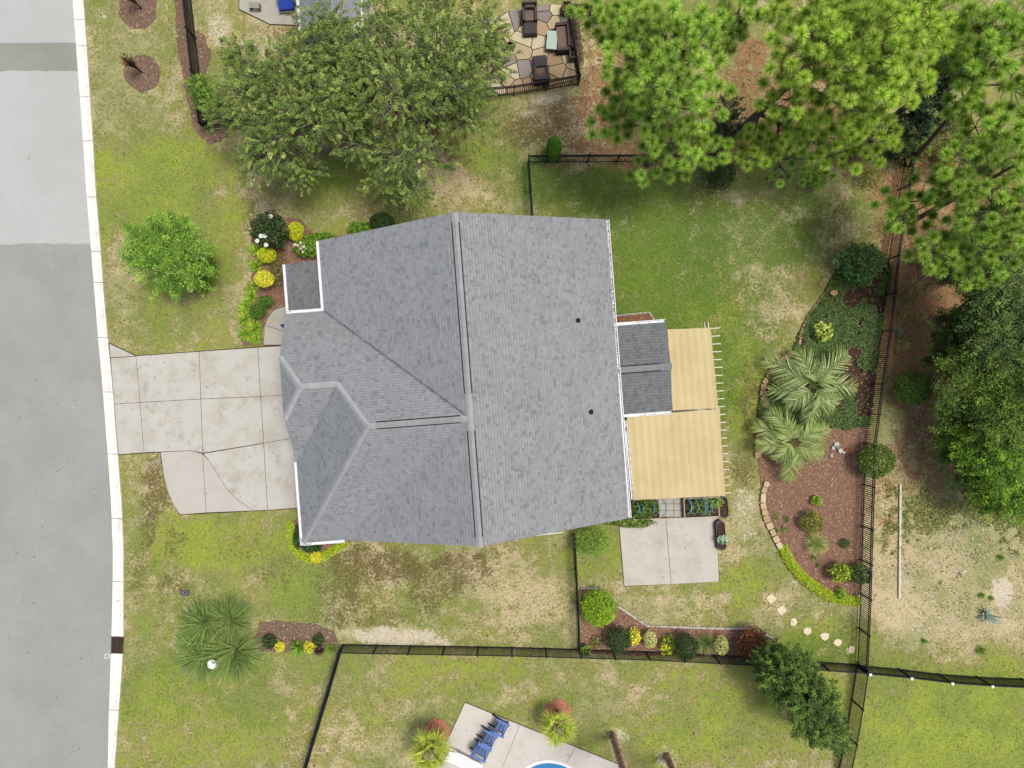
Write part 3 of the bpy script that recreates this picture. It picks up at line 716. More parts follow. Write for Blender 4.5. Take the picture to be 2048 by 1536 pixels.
# ---------------------------------------------------------------- pergola with tan shade cloths
ZPG = 2.2
per = thing('pergola', 'pergola with cream rafters and two tan shade cloths behind the house', 'pergola', P(1350, 830))
CRM = C(238, 226, 196)
for (x, y) in ((1423, 668), (1434, 818), (1446, 982), (1260, 990)):
    w0 = P(x-10 if x > 1300 else x+6, y, ZPG); b = MB(); b.box((w0[0], w0[1], ZPG/2-.1), (.12,.12,ZPG-.2), UX[:2], CRM); b.build('post', MAT['paint'], per)
for a, c_ in (((1415,645),(1446,992)), ((1408,645),(1438,994)), ((1264,838),(1276,1000))):
    b = MB(); b.beam(P(*a, ZPG-.2), P(*c_, ZPG-.2), .045, .18, CRM); b.build('beam', MAT['paint'], per)
nraf = 22
for k in range(nraf):
    f = k/(nraf-1); yt = 656 + f*(985-656); xt = 1438.5 + f*(1461-1438.5); up_ = yt < 822
    x0 = 1345 + f*20 if up_ else 1262 + f*6
    slope = -.062
    b = MB(); b.beam(P(x0, yt + (x0-xt)*slope*-1*-1, ZPG-.06), P(xt, yt, ZPG-.06), .045, .14, CRM); b.build('rafter', MAT['paint'], per)
fm, t, p = newmat('shade_cloth')
a = mixc(t, sstep(t, noise(t, .8, 5), .35, .7), C(226, 208, 158), C(217, 196, 146)); a = mixc(t, mth(t, 'MULTIPLY', sstep(t, noise(t, 2.2, 6, .7, w=9), .58, .75), .35), a, C(190, 168, 124))
w_ = nd(t, 'ShaderNodeTexWave'); w_.inputs['Scale'].default_value = 22; g = nd(t, 'ShaderNodeNewGeometry'); t.links.new(g.outputs['Position'], w_.inputs[0])
a = mixc(t, mth(t, 'MULTIPLY', w_.outputs[1], .1), a, C(196, 170, 116))
t.links.new(a, p.inputs['Base Color']); p.inputs['Roughness'].default_value = .9; p.inputs['Specular IOR Level'].default_value = .1
def cloth(cs, ns, nt_, seams):
    A, B, Cq, Dq = [P(x, y, ZPG) for x, y in cs]      # TL TR BR BL
    Z = lambda s, t_: .055 + .011*math.cos(s*ns*2*math.pi) + .005*math.cos(t_*nt_*2*math.pi) + .008*math.sin(s*9+t_*7) - .015*math.sin(math.pi*s)*math.sin(math.pi*t_)
    m = MB(); NU, NV = ns*8, nt_*5; g_ = [[None]*(NV+1) for _ in range(NU+1)]
    for i in range(NU+1):
        for j in range(NV+1):
            s, t_ = i/NU, j/NV; q = (A*(1-s)+B*s)*(1-t_) + (Dq*(1-s)+Cq*s)*t_
            ed = math.sin(t_*math.pi*nt_)**2*.012 if i in (0, NU) else 0
            g_[i][j] = q + [ed if i == 0 else -ed, 0, Z(s, t_)]
    for i in range(NU):
        for j in range(NV): m.face([g_[i][j+1], g_[i+1][j+1], g_[i+1][j], g_[i][j]])
    o = m.build('shade_cloth', fm, per, smooth=True)
    for s in seams:
        m = MB()
        for j in range(NV):
            q0 = (A*(1-s)+B*s)*(1-j/NV) + (Dq*(1-s)+Cq*s)*(j/NV); q1 = (A*(1-s)+B*s)*(1-(j+1)/NV) + (Dq*(1-s)+Cq*s)*((j+1)/NV)
            m.beam(q0+[0,0,Z(s, j/NV)+.006], q1+[0,0,Z(s, (j+1)/NV)+.006], .022, .006, C(236, 222, 180))
        m.build('seam', MAT['fabric'], o)
cloth([(1334,659),(1420.5,655.5),(1436,816),(1344.5,821)], 6, 11, [.22, .86])
cloth([(1253,832),(1437,818),(1450.5,991),(1266,999.5)], 12, 11, [.19, .4, .62, .86])
w0, w1 = P(1248.5, 840, 2.26), P(1263, 1000, 2.26)
gutter(w0, w1, UX, 2.26, per, debris=.2, w=.13, hang=.5)

# ---------------------------------------------------------------- fences
def resample(pts, step):
    pts = [np.array(q, float) for q in pts]; out = []
    for a, b_ in zip(pts[:-1], pts[1:]):
        n = max(1, round(np.linalg.norm(b_-a)/step)); out += [a+(b_-a)*k/n for k in range(n)]
    return out + [pts[-1]]
def fence(name, label, top_px, h=1.15, kind='picket', step=1.85, caps=None, group=None, skip=()):
    path = [P(x, y, h)*[1,1,0] for x, y in top_px]
    posts = resample(path, step); f = thing(name, label, 'fence', path[0], group)
    for q in posts:
        b = MB(); b.box(q+[0,0,h/2+.02], (.07,.07,h+.06)); b.box(q+[0,0,h+.06], (.085,.085,.02)); pp_ = b.build('post', MAT['black'], f)
        if caps is not None:
            b = MB(); b.box(q+[0,0,h+.09], (.13,.13,.05), (1, .1), caps); b.build('cap', MAT['paint'], pp_)
    pk = MB(); qs = []
    for a, b_ in zip(posts[:-1], posts[1:]):
        d = b_-a; Ln = np.linalg.norm(d); e_ = d/Ln; nrm_ = np.array([-e_[1], e_[0], 0])
        zs = (h, h-.17, .14) if kind == 'picket' else (h, .04)  # low rail on wire fences added for dark tension wire, weeds and shade
        for z in zs:
            m = MB(); m.beam(a+[0,0,z], b_+[0,0,z], .045, .035); m.build('rail', MAT['black'], f)
        if kind == 'picket':
            n = int(Ln/.105)
            for k in range(1, n):
                c_ = a+d*k/n; w = .016
                for o1, o2 in ((e_, nrm_), (nrm_, -e_), (-e_, -nrm_), (-nrm_, e_)):
                    x0 = c_+(o1+o2)*w; x1 = c_+(o1-o2)*w
                    qs.append([x0+[0,0,.08], x1+[0,0,.08], x1+[0,0,h], x0+[0,0,h]])
        else:
            sp = .075; n = int((Ln+h)/sp)
            for s_ in (-1, 1):
                for k in range(n):
                    x0 = k*sp-h; x1 = k*sp
                    za, zb = (.03, h) if s_ > 0 else (h, .03)
                    fa, fb = max(0, -x0)/h, min(1, (Ln-x0)/h)
                    if fb <= fa: continue
                    pA = a+e_*(x0+fa*h)+[0,0,za+(zb-za)*fa]; pB = a+e_*(x0+fb*h)+[0,0,za+(zb-za)*fb]; w = .006
                    for o1 in (nrm_, np.array([0,0,1.])): qs.append([pA-o1*w, pB-o1*w, pB+o1*w, pA+o1*w])
    pk.arr(np.array(qs)); pk.build('pickets' if kind == 'picket' else 'wire_mesh', MAT['black'], f, 'stuff')
    return f
fence('picket_fence', 'black picket fence round the neighbour yard under the spreading trees', [(362,-30),(381,140),(397,245),(560,226),(760,203),(960,177),(1028,172),(1161,150),(1146,60),(1139,10)])
fence('picket_fence', 'black picket fence enclosing the back yard beneath the pines', [(1066,432),(1058,311),(1240,310),(1430,309),(1720,303),(1833,305),(1812,430),(1800,510),(1785,660),(1768,768),(1752,890),(1746,1060),(1742,1200),(1736,1343)])
fence('picket_fence', 'short black picket fence from the house corner to the side bed', [(1150,1078),(1158,1220),(1161,1312)])
fence('wire_fence', 'long black wire mesh fence along the pool lawn', [(676,1306),(1024,1312),(1300,1320),(1510,1331),(1733,1347)], kind='wire')
fence('wire_fence', 'black wire mesh fence slanting down between the lower front lawns', [(675,1308),(645,1410),(604,1545),(590,1600)], kind='wire', h=1.2)
fence('picket_fence', 'black picket fence with white post caps beside the bright green lawn', [(1739,1348),(1822,1356),(1903,1366),(1983,1372),(2075,1376)], caps=(.6,.6,.6), step=2.1)
fence('wire_fence', 'black wire mesh fence between pool lawn and bright green lawn', [(1736,1350),(1726,1420),(1714,1490),(1698,1570)], kind='wire')
fence('picket_fence', 'black rail fence running right from the flagstone patio corner', [(1141,8),(1200,12),(1300,6)], h=1.1)

# ---------------------------------------------------------------- plants: leaf, blade and branch makers
def unit(n, r=None):
    r = rng if r is None else r
    v = r.normal(size=(n, 3)); return nrm(v)
def pick(cols, n, jit=.16):
    cols = np.array(cols); c_ = cols[rng.integers(0, len(cols), n)]
    c2 = cols[rng.integers(0, len(cols), n)]; f = rng.random((n, 1))*.5
    return (c_*(1-f)+c2*f) * rng.uniform(1-jit, 1+jit, (n, 1))
def leaves(mb, pos, nor, ln, wd, cols, fold=.25):
    n = len(pos); nor = nrm(nor); t_ = nrm(np.cross(nor, unit(n))); s_ = np.cross(nor, t_)
    l = ln*rng.uniform(.7, 1.3, (n, 1))/2; w = wd*rng.uniform(.7, 1.25, (n, 1))/2
    mid = pos + t_*l*.15
    V = np.stack([pos-t_*l, mid+s_*w+nor*w*fold, pos+t_*l, mid-s_*w+nor*w*fold], 1)
    mb.arr(V, cols)
def strips(mb, base, d0, Ln, wd, droop, cols, seg=3, taper=.0, side=None):
    n = len(base); base = np.asarray(base, float); d0 = nrm(d0); Ln = np.broadcast_to(np.asarray(Ln, float), (n,))[:, None]
    droop = np.broadcast_to(np.asarray(droop, float), (n,))[:, None]; wd = np.broadcast_to(np.asarray(wd, float), (n,))[:, None]
    if side is None: side = nrm(np.cross(d0, np.array([0, 0, 1.])) + 1e-4)
    pts = []
    for k in range(seg+1):
        t_ = k/seg; q = base + d0*Ln*t_ - np.array([0, 0, 1.])*droop*Ln*t_*t_
        w = wd/2*(min(1, .45+1.6*t_) if taper else 1)*(1-t_**2.2)
        pts.append((q-side*w, q+side*w))
    for k in range(seg-1): mb.arr(np.stack([pts[k][0], pts[k][1], pts[k+1][1], pts[k+1][0]], 1), cols)
    mb.arr(np.stack([pts[seg-1][0], pts[seg-1][1], (pts[seg][0]+pts[seg][1])/2], 1), cols)
def lump(d, seed, k=2.6):
    return vnoise(d[:, 0]*k+5+d[:, 2]*1.7, d[:, 1]*k+9-d[:, 2]*1.3, 1.0, seed, 3) - .5
_seed = [100]
def nseed(): _seed[0] += 1; return _seed[0]
def leafball(mb, c, R, n, size, cols, shell=.4, lumps=.5, up=.15, asp=.55, taper=0.0, jit=.16):
    d = unit(n); d[:, 2] = np.where(rng.random(n) < .6, abs(d[:, 2]), d[:, 2])
    rad = (1-shell*rng.random(n)**1.6)*(1+lumps*lump(d, nseed()))
    q = d*rad[:, None]
    if taper: q[:, :2] *= (1-taper*np.clip((q[:, 2:3]+1)/2, 0, 1))
    pos = np.asarray(c)+q*np.asarray(R); k = pos[:, 2] > .03
    k &= rng.random(n) < .62; pos, d = pos[k], d[k]; leaves(mb, pos, d*.55+unit(len(pos))*.9+[0, 0, up], 1.35*size, 1.35*size*asp, 1.75*pick(cols, len(pos), max(jit, .34)))
def stems(c, base, R, n=5, r0=.025, col=(.09, .07, .055)):
    m = MB()
    for k in range(n):
        d = unit(1)[0]; e_ = np.asarray(c)+d*np.asarray(R)*.55; e_[2] = max(e_[2], .08); b0 = np.asarray(base)+np.append(unit(1)[0][:2]*.05, -.02)
        mid = (b0+e_)/2+np.append(unit(1)[0][:2]*.05, .04); m.tube([b0, mid, e_], [r0, r0*.7, r0*.35], 5, col)
    return m
def shrub(name, label, px, py, r_px, zc, hz, n, size, cols, ry=None, cat='shrub', group=None, flowers=None, asp=.55, shell=.4, lumps=.45, taper=0.0, jit=.16, trunk=False):
    c = P(px, py, zc); R = np.array([G(r_px, zc), G(ry or r_px, zc), hz]); base = np.array([c[0], c[1], 0.])
    th = thing(name, label, cat, base, group)
    m = MB(); leafball(m, c, R, n, size, cols, shell, lumps, asp=asp, taper=taper, jit=jit); m.build('foliage', MAT['leaf'], th)
    sm = stems(c, base, R)
    if trunk: sm.tube([base-[0,0,.05], base+[.02,0,zc*.5], c], [.06,.05,.03], 7, (.30,.27,.22))
    sm.build('stems', MAT['bark'], th)
    if flowers:
        for k in range(flowers[0]):
            d = unit(1)[0]; d[2] = abs(d[2])+.5; d = nrm(d); q = c+d*R*1.03; m = MB()
            for a in range(6):
                th_ = a*math.pi/3+k; v = np.array([math.cos(th_), math.sin(th_), .25])*flowers[1]; s_ = np.array([-math.sin(th_), math.cos(th_), 0])*flowers[1]*.4
                m.face([q, q+v*.6-s_, q+v, q+v*.6+s_], flowers[2])
            m.build('flower', MAT['leaf'], th)
    return th
LIME = [C(196,205,40), C(214,214,52), C(176,190,36)]; YEL = [C(226,222,58), C(236,230,90), C(200,200,50)]
GRN = [C(110,150,46), C(128,164,52), C(92,130,42)]; DKG = [C(58,84,40), C(72,100,46), C(44,66,34)]
BOX = [C(86,122,40), C(100,138,44), C(74,106,36)]; OAK = [C(104,124,58), C(122,142,66), C(76,94,46), C(150,164,88), C(90,110,54)]
BRT = [C(134,172,44), C(150,188,52), C(116,154,40)]; VAR = [C(206,206,130), C(224,222,160), C(160,178,80)]; REDL = [C(142,74,54), C(120,64,48), C(104,94,54)]
WAX = [C(96,122,46), C(84,108,42), C(112,138,52), C(70,94,38)]; GARD = [C(48,72,40), C(62,88,46), C(38,58,34), C(90,110,50)]

# ---- front bed
BEDS = []
def rough(poly, amp=.07):
    q = resample([np.append(p_, 0) for p_ in list(poly)+[poly[0]]], .16)[:-1]
    return [w[:2]+rng.normal(size=2)*amp*.35+np.array([vnoise(w[:1], w[1:2], 1.6, 41)[0]-.5, vnoise(w[:1], w[1:2], 1.6, 43)[0]-.5])*amp*3 for w in q]
def bed(name, pts, m, z=.02, chips=40, cols=None, label=None):
    poly = rough(pxpoly(pts)); KEEP_OUT.append(poly); o = flat(name, poly, z, MAT[m], thick=.05)
    P2 = np.array(poly); lo, hi = P2.min(0), P2.max(0); area = (hi-lo).prod(); n = int(area*chips)
    x = rng.uniform(lo[0], hi[0], n); y = rng.uniform(lo[1], hi[1], n); k = inpoly(x, y, poly); x, y = x[k], y[k]
    b = MB(); pos = np.stack([x, y, np.full(len(x), z+.008)+rng.random(len(x))*.015], 1)
    leaves(b, pos, unit(len(x))*.35+[0,0,1], .11, .045, pick(cols or [C(184,146,120), C(146,110,88), C(206,176,146), C(112,82,66), C(222,202,172), C(150,112,88), C(166,110,84)], len(x), .25), 0)
    b.build('chips', MAT['litter'], o, 'stuff'); return o
bed('mulch_bed', [(500,440),(545,425),(600,440),(640,470),(700,470),(700,540),(575,620),(545,622),(534,640),(527,660),(525,690),(486,692),(480,655),(490,600),(505,550),(505,490)], 'mulch', chips=60)
shrub('gardenia_bush', 'dark glossy bush with white flowers beside the front porch', 541, 462, 35, 1.0, .95, 4200, .11, GARD, flowers=(5,.13,(.62,.62,.58)), ry=38, lumps=.6)
FB = 'clipped balls in the front bed'
shrub('ball_shrub', 'yellow green ball shrub right of the white flowered bush', 592, 463, 16, .6, .42, 2600, .06, LIME, group=FB, ry=19, lumps=.15)
shrub('ball_shrub', 'yellow green ball shrub below the white flowered bush', 534, 510, 19, .6, .42, 2800, .06, LIME, group=FB, lumps=.15, ry=16)
shrub('ball_shrub', 'brightest yellow ball shrub on a short pale trunk', 529, 558, 20, 1.15, .42, 3200, .06, YEL, group=FB, lumps=.12, ry=17, trunk=True)
shrub('ball_shrub', 'green clipped ball nearest the curved front walk', 532, 603, 15, .4, .38, 2400, .055, BOX, group=FB, lumps=.12, ry=12)
shrub('ball_shrub', 'green clipped ball between the spiky lilies and another green ball', 515, 623, 16, .42, .4, 2600, .055, BOX, group=FB, lumps=.12)
shrub('rose_bush', 'loose green bush with pale pink blooms by the porch roof', 612, 497, 26, .5, .45, 1500, .09, GRN, flowers=(9,.08,(.55,.42,.38)), ry=20, lumps=.8)
shrub('low_shrub', 'low olive green shrub between gold ball and porch', 556, 540, 20, .25, .25, 900, .08, [C(120,130,60), C(96,110,50), C(140,120,70)], ry=34, lumps=.9)
shrub('low_shrub', 'low leafy green edging under the front rake of the roof', 640, 478, 38, .25, .25, 1500, .09, GRN, ry=13, lumps=.8)
shrub('dark_shrub', 'dark clipped shrub half hidden under the upper roof edge', 765, 444, 26, .8, .7, 3600, .065, DKG, ry=17, lumps=.2)
shrub('leafy_shrub', 'fresh green leafy shrub under the upper roof edge', 722, 458, 28, .4, .4, 1500, .1, GRN, ry=14, lumps=.8)
def clump(name, label, px, py, r_px, n, cols, h=.35, w=.025, group=None, cat='plant', spread=.12, droop=.6, away=None):
    base = P(px, py); th = thing(name, label, cat, base, group); R = G(r_px)
    m = MB(); az = rng.random(n)*2*math.pi
    if away is not None: v_ = base-P(*away); az = math.atan2(v_[1], v_[0])+np.where(rng.random(n) < .3, rng.uniform(-3.1, 3.1, n), rng.normal(size=n)*1.05)
    el = rng.uniform(.5, 1.35, n); d = np.stack([np.cos(az)*np.cos(el), np.sin(az)*np.cos(el), np.sin(el)], 1)
    b0 = base + np.stack([np.cos(az), np.sin(az), az*0], 1)*(rng.random((n, 1))*R*spread)
    Ln = R*rng.uniform(.75, 1.15, n)/np.maximum(np.cos(el), .45); strips(m, b0, d, Ln, w, droop*rng.uniform(.6, 1.3, n)*np.sin(el), 1.6*pick(cols, n, .4), 4)
    m.build('blades', MAT['leaf'], th)
    m = MB(); m.tube([base-[0,0,.03], base+[0,0,.06]], [R*.16, R*.1], 8, (.1,.09,.05)); m.build('crown', MAT['bark'], th)
    return th
LG = 'spiky lily clumps in the front bed'
for x, y, r, lb in ((512,500,13,'spiky lily clump left of the upper yellow ball shrub'),(514,533,15,'spiky lily clump above the brightest yellow ball'),(508,576,15,'spiky lily clump left of the white trunked ball'),(503,596,15,'spiky lily clump beside the upper clipped green ball'),
        (492,615,15,'spiky lily clump left of the lower clipped green ball'),(492,638,18,'broad spiky lily clump below the two clipped green balls'),(512,656,17,'spiky lily clump next to the curved walk'),(494,668,17,'spiky lily clump at the lower left of the front bed'),(513,678,13,'lowest spiky lily clump above the driveway')):
    clump('lily_clump', lb, x, y, r, 170, [C(120,165,48), C(150,190,70), C(100,140,40), C(196,204,60)], group=LG, w=.035)

# ---- tree with fine leaves: trunk, limbs, sprays of leaves
def bez(a, b_, lift, n=6, wob=.12):
    a, b_ = np.asarray(a), np.asarray(b_); Ln = np.linalg.norm(b_-a); out = []
    off = unit(1)[0]*Ln*wob
    for k in range(n+1):
        t_ = k/n; out.append(a*(1-t_)+b_*t_+np.array([0,0,lift])*math.sin(math.pi*t_)+off*math.sin(math.pi*t_)*t_)
    return np.array(out)
def tree(name, label, base_px, trunk_h, lobes, nclump, per, leaf, cols, bark, r0=.22, spray=.55, cat='tree', group=None, asp=.45, twig=1.0, droop=.15, lmat='leaf', bright=2.1):
    base = P(*base_px); th = thing(name, label, cat, base, group)
    fork = base+np.array([0,0,trunk_h]); bm = MB(); lf = MB()
    top = np.mean([P(l[0], l[1], l[2]) for l in lobes], 0); fork[:2] = base[:2]*.8+top[:2]*.2
    bm.tube(bez(base-[0,0,.1], fork, 0, 5, .04), np.linspace(r0, r0*.75, 6), 9, bark)
    vol = np.array([l[3]*l[4]*l[5] for l in lobes])**.67; cnt = (nclump*vol/vol.sum()).astype(int)
    for (px, py, z, rx, ry, rz), n in zip(lobes, cnt):
        c = P(px, py, z); R = np.array([G(rx, z), G(ry, z), rz]); n = max(n, 3)
        limb = bez(fork, c-[0,0,rz*.25], .3, 7, .12); bm.tube(limb, np.linspace(r0*.6, r0*.22, 8), 7, bark)
        d = unit(n); d[:, 2] = np.where(rng.random(n) < .55, abs(d[:, 2]), d[:, 2])
        q = c+d*R*(rng.random((n, 1))**.45)*(1+.45*lump(d, nseed())[:, None])
        q[:, 2] = np.maximum(q[:, 2], .3)
        for k in range(n):
            if twig > 0 and rng.random() < twig:
                j = rng.integers(3, 8); s_ = limb[j]; bm.tube(bez(s_, q[k], .12, 4, .15), np.linspace(r0*.12, r0*.04, 5), 4, bark, False)
        sd = nrm(d*[1,1,.35]+unit(n)*.5+[0,0,.1]); m_ = per
        t_ = rng.random((n, m_, 1)); Ls = spray*rng.uniform(.6, 1.3, (n, 1, 1))
        pos = q[:, None]+sd[:, None]*(t_-.35)*Ls + unit(n*m_).reshape(n, m_, 3)*(.24*spray)*(1.15-t_*.6) - np.array([0,0,1.])*droop*t_*t_*Ls
        cc = bright*pick(cols, n, .3)[:, None]*rng.uniform(.7, 1.3, (n, m_, 1)); pos = pos.reshape(-1, 3); cc = cc.reshape(-1, 3)
        k = pos[:, 2] > .05; pos, cc = pos[k], cc[k]
        leaves(lf, pos, unit(len(pos))*.8+[0,0,.75], leaf, leaf*asp, cc)
    bm.build('trunk', MAT['bark'], th); lf.build('crown', MAT[lmat], th); return th
BK = C(176,168,150); BKD = C(110,98,84)
ELM = 'spreading fine leaved trees by the neighbour fence'
tree('spreading_tree', 'spreading fine leaved tree left of the neighbour roof', (655,300), 2.0, [(500,190,5.2,75,70,1.2),(590,150,6.2,90,80,1.4),(560,270,5.2,95,80,1.3),(640,220,6.5,85,80,1.4),(520,320,4.4,50,55,.9),(600,345,4.2,55,40,.8),(480,110,4.6,40,40,.8),(440,230,4.3,35,40,.8),(640,100,5.6,70,55,1.2),(650,45,5.2,70,36,.9),(705,190,6,46,80,1.1),(690,120,6,50,60,1)], 2150, 56, .08, OAK, BK, group=ELM, twig=.3, spray=.36)
tree('spreading_tree', 'spreading fine leaved tree nearest the upper roof ridge', (860,290), 2.0, [(800,190,6.4,100,85,1.5),(900,170,6.2,95,85,1.4),(860,90,6.2,110,80,1.4),(950,110,5.2,70,80,1.2),(820,310,5.2,95,65,1.2),(770,370,4.2,50,40,.8),(830,390,4.0,40,32,.7),(740,120,6.0,70,80,1.2),(930,240,4.8,70,60,1.0),(980,60,4.6,45,50,.9),(880,20,5.0,100,40,1.0),(720,290,5,50,50,.9),(760,40,5.4,60,44,1),(720,210,5.6,40,60,1),(1000,120,4.4,36,50,.8)], 2400, 56, .08, OAK, BK, group=ELM, twig=.3, spray=.36)
tree('small_tree', 'small round leafy tree over the fence left of the spreading trees', (425,205), .8, [(402,178,2.0,24,24,.7),(420,205,1.9,26,20,.6)], 120, 50, .1, [C(100,130,48), C(120,150,56), C(80,110,42)], BKD, r0=.08, spray=.4)
tree('front_yard_tree', 'feathery green tree alone on the front lawn by the road', (393,540), 1.0, [(330,480,3.4,55,42,.7),(290,490,3.2,40,38,.6),(370,490,3.2,50,45,.7),(320,530,3.0,60,40,.7),(380,545,2.6,45,35,.6),(275,470,3.2,24,20,.4),(350,455,3.4,30,22,.4),(270,520,3.0,24,20,.4),(345,570,2.4,40,22,.5)], 520, 80, .095, [C(106,146,50), C(130,168,62), C(80,118,42), C(156,184,84)], BKD, r0=.1, spray=.75, asp=.4, droop=.3, bright=2.0)
clumpbed = shrub('gardenia_ring', 'dense low green shrub with white flowers at the front tree base', 408, 545, 26, .35, .4, 3400, .08, GRN, ry=42, flowers=(2,.12,(.62,.62,.6)), lumps=.3)
tree('dark_tree', 'dark leafy tree leaning over the wire fence by the pool lawn', (1545,1330), 1.0, [(1575,1350,3.0,65,60,1.1),(1620,1400,3.8,60,55,1.0),(1640,1450,3.4,60,40,.9),(1540,1320,2.2,35,35,.8),(1665,1480,2.8,35,24,.6)], 1300, 60, .085, [C(74,98,44), C(92,118,50), C(58,80,38), C(118,144,62)], BKD, r0=.13, spray=.4)
# thicket at the right edge
tree('thicket_tree', 'dense dark tree at the right edge below the pines', (1880,640), .8, [(1990,540,4.6,80,80,1.5),(2020,660,4.8,80,90,1.5),(1960,620,3.4,60,60,1.0)], 801, 62, .1, [C(56,78,38), C(70,94,44), C(60,80,40), C(100,120,56)], BKD, spray=.85, bright=2.9, group='thicket at the right edge')
tree('thicket_tree', 'olive green tree at the right edge beside the round bush', (1900,790), .8, [(1960,760,3.6,90,70,1.3),(2010,830,4.0,70,80,1.3),(1920,850,2.4,50,50,.7),(2040,760,4.4,60,80,1.3)], 826, 62, .1, WAX, BKD, spray=.85, group='thicket at the right edge')
tree('thicket_tree', 'bright green tree at the right edge above the sandy ground', (1930,900), .8, [(2010,930,3.8,70,60,1.2),(1960,900,3.0,50,50,.9),(2040,990,3.4,50,50,1.0),(1990,1000,2.4,45,30,.6)], 671, 62, .1, [C(112,148,44), C(134,170,52), C(92,126,40), C(74,104,38)], BKD, spray=.8, group='thicket at the right edge')
UG = 'undergrowth at the right edge'
DU = [C(70,92,42), C(88,112,50), C(56,76,36), C(110,130,60)]
tree('undergrowth_tree', 'low dark tree under the pine limbs at the right edge', (1900,520), .5, [(1950,490,2.4,50,50,.8),(2000,470,3.0,50,50,.9),(1910,545,1.8,36,36,.6)], 420, 55, .1, DU, BKD, r0=.1, spray=.5, group=UG)
tree('undergrowth_tree', 'low leafy tree left of the dark tree at the right edge', (1870,680), .5, [(1905,660,2.0,44,50,.7),(1930,720,2.2,44,44,.8),(1885,715,1.4,34,30,.5)], 380, 55, .1, DU, BKD, r0=.1, spray=.5, group=UG)
tree('undergrowth_tree', 'low feathery tree between the olive tree and the timber', (1880,850), .5, [(1915,820,2.0,50,44,.7),(1905,890,1.6,40,40,.6),(1950,960,2.0,36,50,.7)], 360, 55, .1, WAX, BKD, r0=.1, spray=.5, group=UG)
tree('undergrowth_tree', 'low mixed bush below the glossy tree outside the back fence', (1830,300), .4, [(1830,290,1.4,40,30,.5),(1890,250,1.6,40,36,.6),(1930,300,1.6,40,40,.6)], 260, 45, .1, [C(90,112,50), C(116,130,60), C(72,92,44)], BKD, r0=.08, spray=.5, group=UG)
tree('magnolia_tree', 'dark glossy leaved tree between the pine crowns', (1770,240), .8, [(1860,190,4.2,36,50,1.0),(1900,130,5.0,40,45,1.0),(1830,240,3.4,40,40,.8),(1780,280,2.6,50,40,.7)], 300, 50, .13, [C(44,66,40), C(58,82,48), C(34,50,32)], BKD, spray=.4)
tree('dark_understory', 'dark leafed understory bush below the pines at the back fence', (1440,260), .5, [(1455,235,2.2,34,48,.9),(1430,270,1.8,30,30,.7)], 140, 45, .1, [C(40,62,36), C(54,78,44), C(74,98,50)], BKD, r0=.08, spray=.35)

# ---- pines
def pine(name, label, base_px, top, lobes, ntuft, cols, group='long needled pines', nl=.37, per=420, r0=.14, bark=C(120,104,92)):
    base = P(*base_px); th = thing(name, label, 'pine tree', base, group); bm = MB(); lf = MB()
    tp = P(*top); trunk = bez(base-[0,0,.1], tp, 0, 10, .015); bm.tube(trunk, np.linspace(r0, r0*.35, 11), 10, bark)
    vol = np.array([l[3]*l[4]*l[5] for l in lobes])**.67; cnt = (1.12*ntuft*vol/vol.sum()).astype(int)
    tz = np.array([q[2] for q in trunk])
    for (px, py, z, rx, ry, rz), n in zip(lobes, cnt):
        c = P(px, py, z); R = np.array([G(rx, z)*1.12, G(ry, z)*1.12, rz*1.1]); n = max(n, 4)
        cand = c+unit(n*6)*R*(rng.random((n*6, 1))**.36); ch = []
        for q in cand:
            if len(ch) >= n: break
            if all(np.linalg.norm((q-w)*[1,1,.6]) > .52 for w in ch): ch.append(q)
        ch = np.array(ch); st = trunk[np.argmin(abs(tz-(z-rz*.6)))]
        limb = bez(st, c-[0,0,rz*.3], .25, 6, .1); bm.tube(limb, np.linspace(r0*.42, r0*.16, 7), 6, bark)
        for q in ch:
            s_ = limb[2+np.argmin(np.linalg.norm(limb[2:]-q, axis=1))]; tw = bez(s_, q, -.12, 4, .14); bm.tube(tw, np.linspace(.022, .011, 5), 4, bark, False)
            dr = nrm(tw[-1]-tw[-2]+[0,0,.35]); m_ = per; d = nrm(unit(m_)*1.0+dr*.25+[0,0,.15])
            b0 = q-dr*rng.random((m_, 1))*.06
            tone = rng.uniform(.7, 1.25); cc = 2.3*pick(cols, m_, .4)*tone
            strips(lf, b0, d, nl*rng.uniform(.88, 1.04, m_), np.full(m_, .022), .03*rng.random(m_), cc, 1, side=nrm(np.cross(d, unit(m_))))
    bm.build('trunk', MAT['bark'], th); lf.build('needles', MAT['needle'], th, 'stuff'); return th
PN = [C(122,158,54), C(144,176,64), C(94,132,44), C(176,194,92)]; PN2 = [C(134,166,52), C(158,184,64), C(104,140,44), C(190,202,98)]
pine('pine_tree', 'long needled pine leaning over the flagstone patio corner', (1295,330), (1360,150,11), [(1330,60,10,70,60,1.3),(1270,130,9,60,60,1.2),(1350,170,10.5,80,60,1.3),(1390,90,10.5,60,60,1.2),(1330,230,8.5,60,50,1.1),(1230,250,5.5,45,45,.9),(1350,290,7,60,40,.9),(1320,340,5,60,30,.7),(1240,40,7,50,50,1),(1420,210,8.5,45,50,1),(1300,180,8,60,50,1),(1400,300,6,50,40,.9),(1270,60,8.5,50,50,1),(1250,200,6.5,40,40,.8)], 350, PN)
